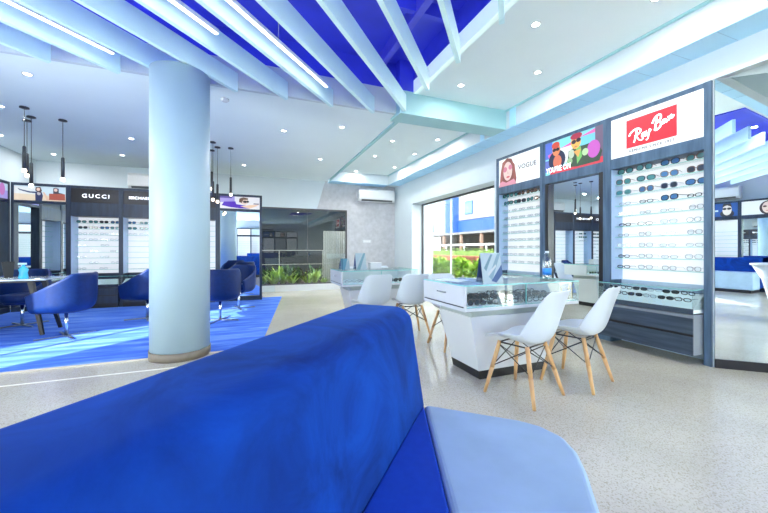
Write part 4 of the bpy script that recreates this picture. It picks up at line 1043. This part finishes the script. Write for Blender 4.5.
# ------------------------------------------------------------------ garden yard behind the back window
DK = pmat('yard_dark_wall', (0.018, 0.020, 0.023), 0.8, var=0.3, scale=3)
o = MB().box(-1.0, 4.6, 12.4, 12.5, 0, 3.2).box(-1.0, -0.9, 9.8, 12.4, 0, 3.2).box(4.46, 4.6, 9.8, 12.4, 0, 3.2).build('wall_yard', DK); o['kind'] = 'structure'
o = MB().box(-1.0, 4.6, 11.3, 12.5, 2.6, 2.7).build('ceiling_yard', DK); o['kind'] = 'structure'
o = MB().box(-1.0, 4.6, 9.8, 12.5, -0.1, 0.08).build('ground', pmat('yard_soil', (0.06, 0.045, 0.03), 0.95, var=0.4)); o['kind'] = 'structure'
lp = thing('slatted_screen', 'cream vertical slat screen outside the garden window at its right', 'screen', (2.48, 10.35, 0.08))
CREAM = pmat('cream_slat', (0.84, 0.78, 0.70), 0.6, var=0.05)
MB().box(-0.40, 0.45, 0.0, 0.02, 0, 1.62).build('backing', pmat('brown_backing', (0.25, 0.2, 0.17), 0.7), lp)
m = MB()
for k in range(14): m.box(-0.40 + k * 0.061, -0.355 + k * 0.061, -0.02, 0.0, 0, 1.62)
m.build('slats', CREAM, lp)
MB().box(-0.30, 0.40, -0.03, -0.02, 0.78, 0.93).build('name_plate', pmat('plate_white', (0.85, 0.85, 0.83), 0.5), lp)
rl_ = thing('garden_rail', 'thin pale rails crossing the garden behind the back window', 'rail', (0.9, 10.6, 0.08))
for z in (0.6, 1.02): MB().box(-1.4, 1.25, -0.012, 0.012, z, z + 0.02).build('rail', CREAM, rl_)
for x in (-1.4, -0.1, 1.2): MB().box(x, x + 0.02, -0.012, 0.012, 0, 1.04).build('post', CREAM, rl_)
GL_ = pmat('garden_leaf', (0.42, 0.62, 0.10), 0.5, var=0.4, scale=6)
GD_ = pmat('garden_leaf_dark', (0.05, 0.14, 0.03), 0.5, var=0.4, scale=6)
def fern(loc, h, n_, lm, label, seed):
    rr = random.Random(seed); t = thing('garden_plant', label, 'plant', loc, 0, 'plants behind the garden window'); m = MB()
    for k in range(n_):
        a = rr.uniform(0, 2 * pi); L_ = h * rr.uniform(.6, 1.1); sp0 = rr.uniform(.25, .9); w_ = L_ * rr.uniform(.06, .12)
        pts = []
        for q in range(6):
            f = q / 5; pts.append((cos(a) * L_ * sp0 * f, sin(a) * L_ * sp0 * f, L_ * (f - .45 * sp0 * f * f) + 0.02, w_ * math.sin(pi * min(.98, f * .9 + .08))))
        for p, q in zip(pts, pts[1:]):
            s = (-sin(a), cos(a))
            m.quad((p[0] + s[0] * p[3], p[1] + s[1] * p[3], p[2]), (p[0] - s[0] * p[3], p[1] - s[1] * p[3], p[2]), (q[0] - s[0] * q[3], q[1] - s[1] * q[3], q[2]), (q[0] + s[0] * q[3], q[1] + s[1] * q[3], q[2]))
    m.build('leaves', lm, t)
    MB().lathe([(0.03, 0), (0.015, 0.12)], 8).build('stem', pmat('bush_stem', (0.12, 0.09, 0.05), 0.8), t)
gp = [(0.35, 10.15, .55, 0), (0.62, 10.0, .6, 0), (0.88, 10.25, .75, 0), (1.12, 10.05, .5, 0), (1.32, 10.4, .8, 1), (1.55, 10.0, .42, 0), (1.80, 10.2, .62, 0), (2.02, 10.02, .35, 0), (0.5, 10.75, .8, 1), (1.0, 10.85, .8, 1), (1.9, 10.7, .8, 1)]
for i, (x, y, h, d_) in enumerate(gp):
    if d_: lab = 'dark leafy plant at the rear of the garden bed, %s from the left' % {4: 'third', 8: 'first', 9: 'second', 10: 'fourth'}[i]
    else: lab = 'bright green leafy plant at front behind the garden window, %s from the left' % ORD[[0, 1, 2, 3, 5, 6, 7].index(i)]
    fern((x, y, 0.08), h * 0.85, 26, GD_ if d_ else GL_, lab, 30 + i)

# ------------------------------------------------------------------ light
wd = bpy.data.worlds.new('world'); sc.world = wd; wd.use_nodes = True
bg = wd.node_tree.nodes['Background']; bg.inputs['Color'].default_value = (0.97, 1.0, 0.95, 1); bg.inputs['Strength'].default_value = 7.0
su = bpy.data.lights.new('sun', 'SUN'); su.energy = 16; su.angle = RAD(0.8); su.color = (1, 0.96, 0.90)
so = bpy.data.objects.new('sun', su); COL.objects.link(so)
from mathutils import Vector
so.rotation_euler = Vector((1, 0.9, -0.66)).to_track_quat('-Z', 'Y').to_euler(); so.location = (-8, 0, 8)

vs = sc.view_settings
sc.display_settings.display_device = 'sRGB'
vs.view_transform = 'Standard'; vs.look = 'None'; vs.gamma = 1; vs.use_curve_mapping = False
vs.exposure = 1.2
sc.cycles.use_denoising = True
sc.cycles.max_bounces = 12; sc.cycles.diffuse_bounces = 9; sc.cycles.transparent_max_bounces = 24; sc.cycles.glossy_bounces = 6
sc.cycles.sample_clamp_indirect = 8
sc.cycles.caustics_reflective = False; sc.cycles.caustics_refractive = False
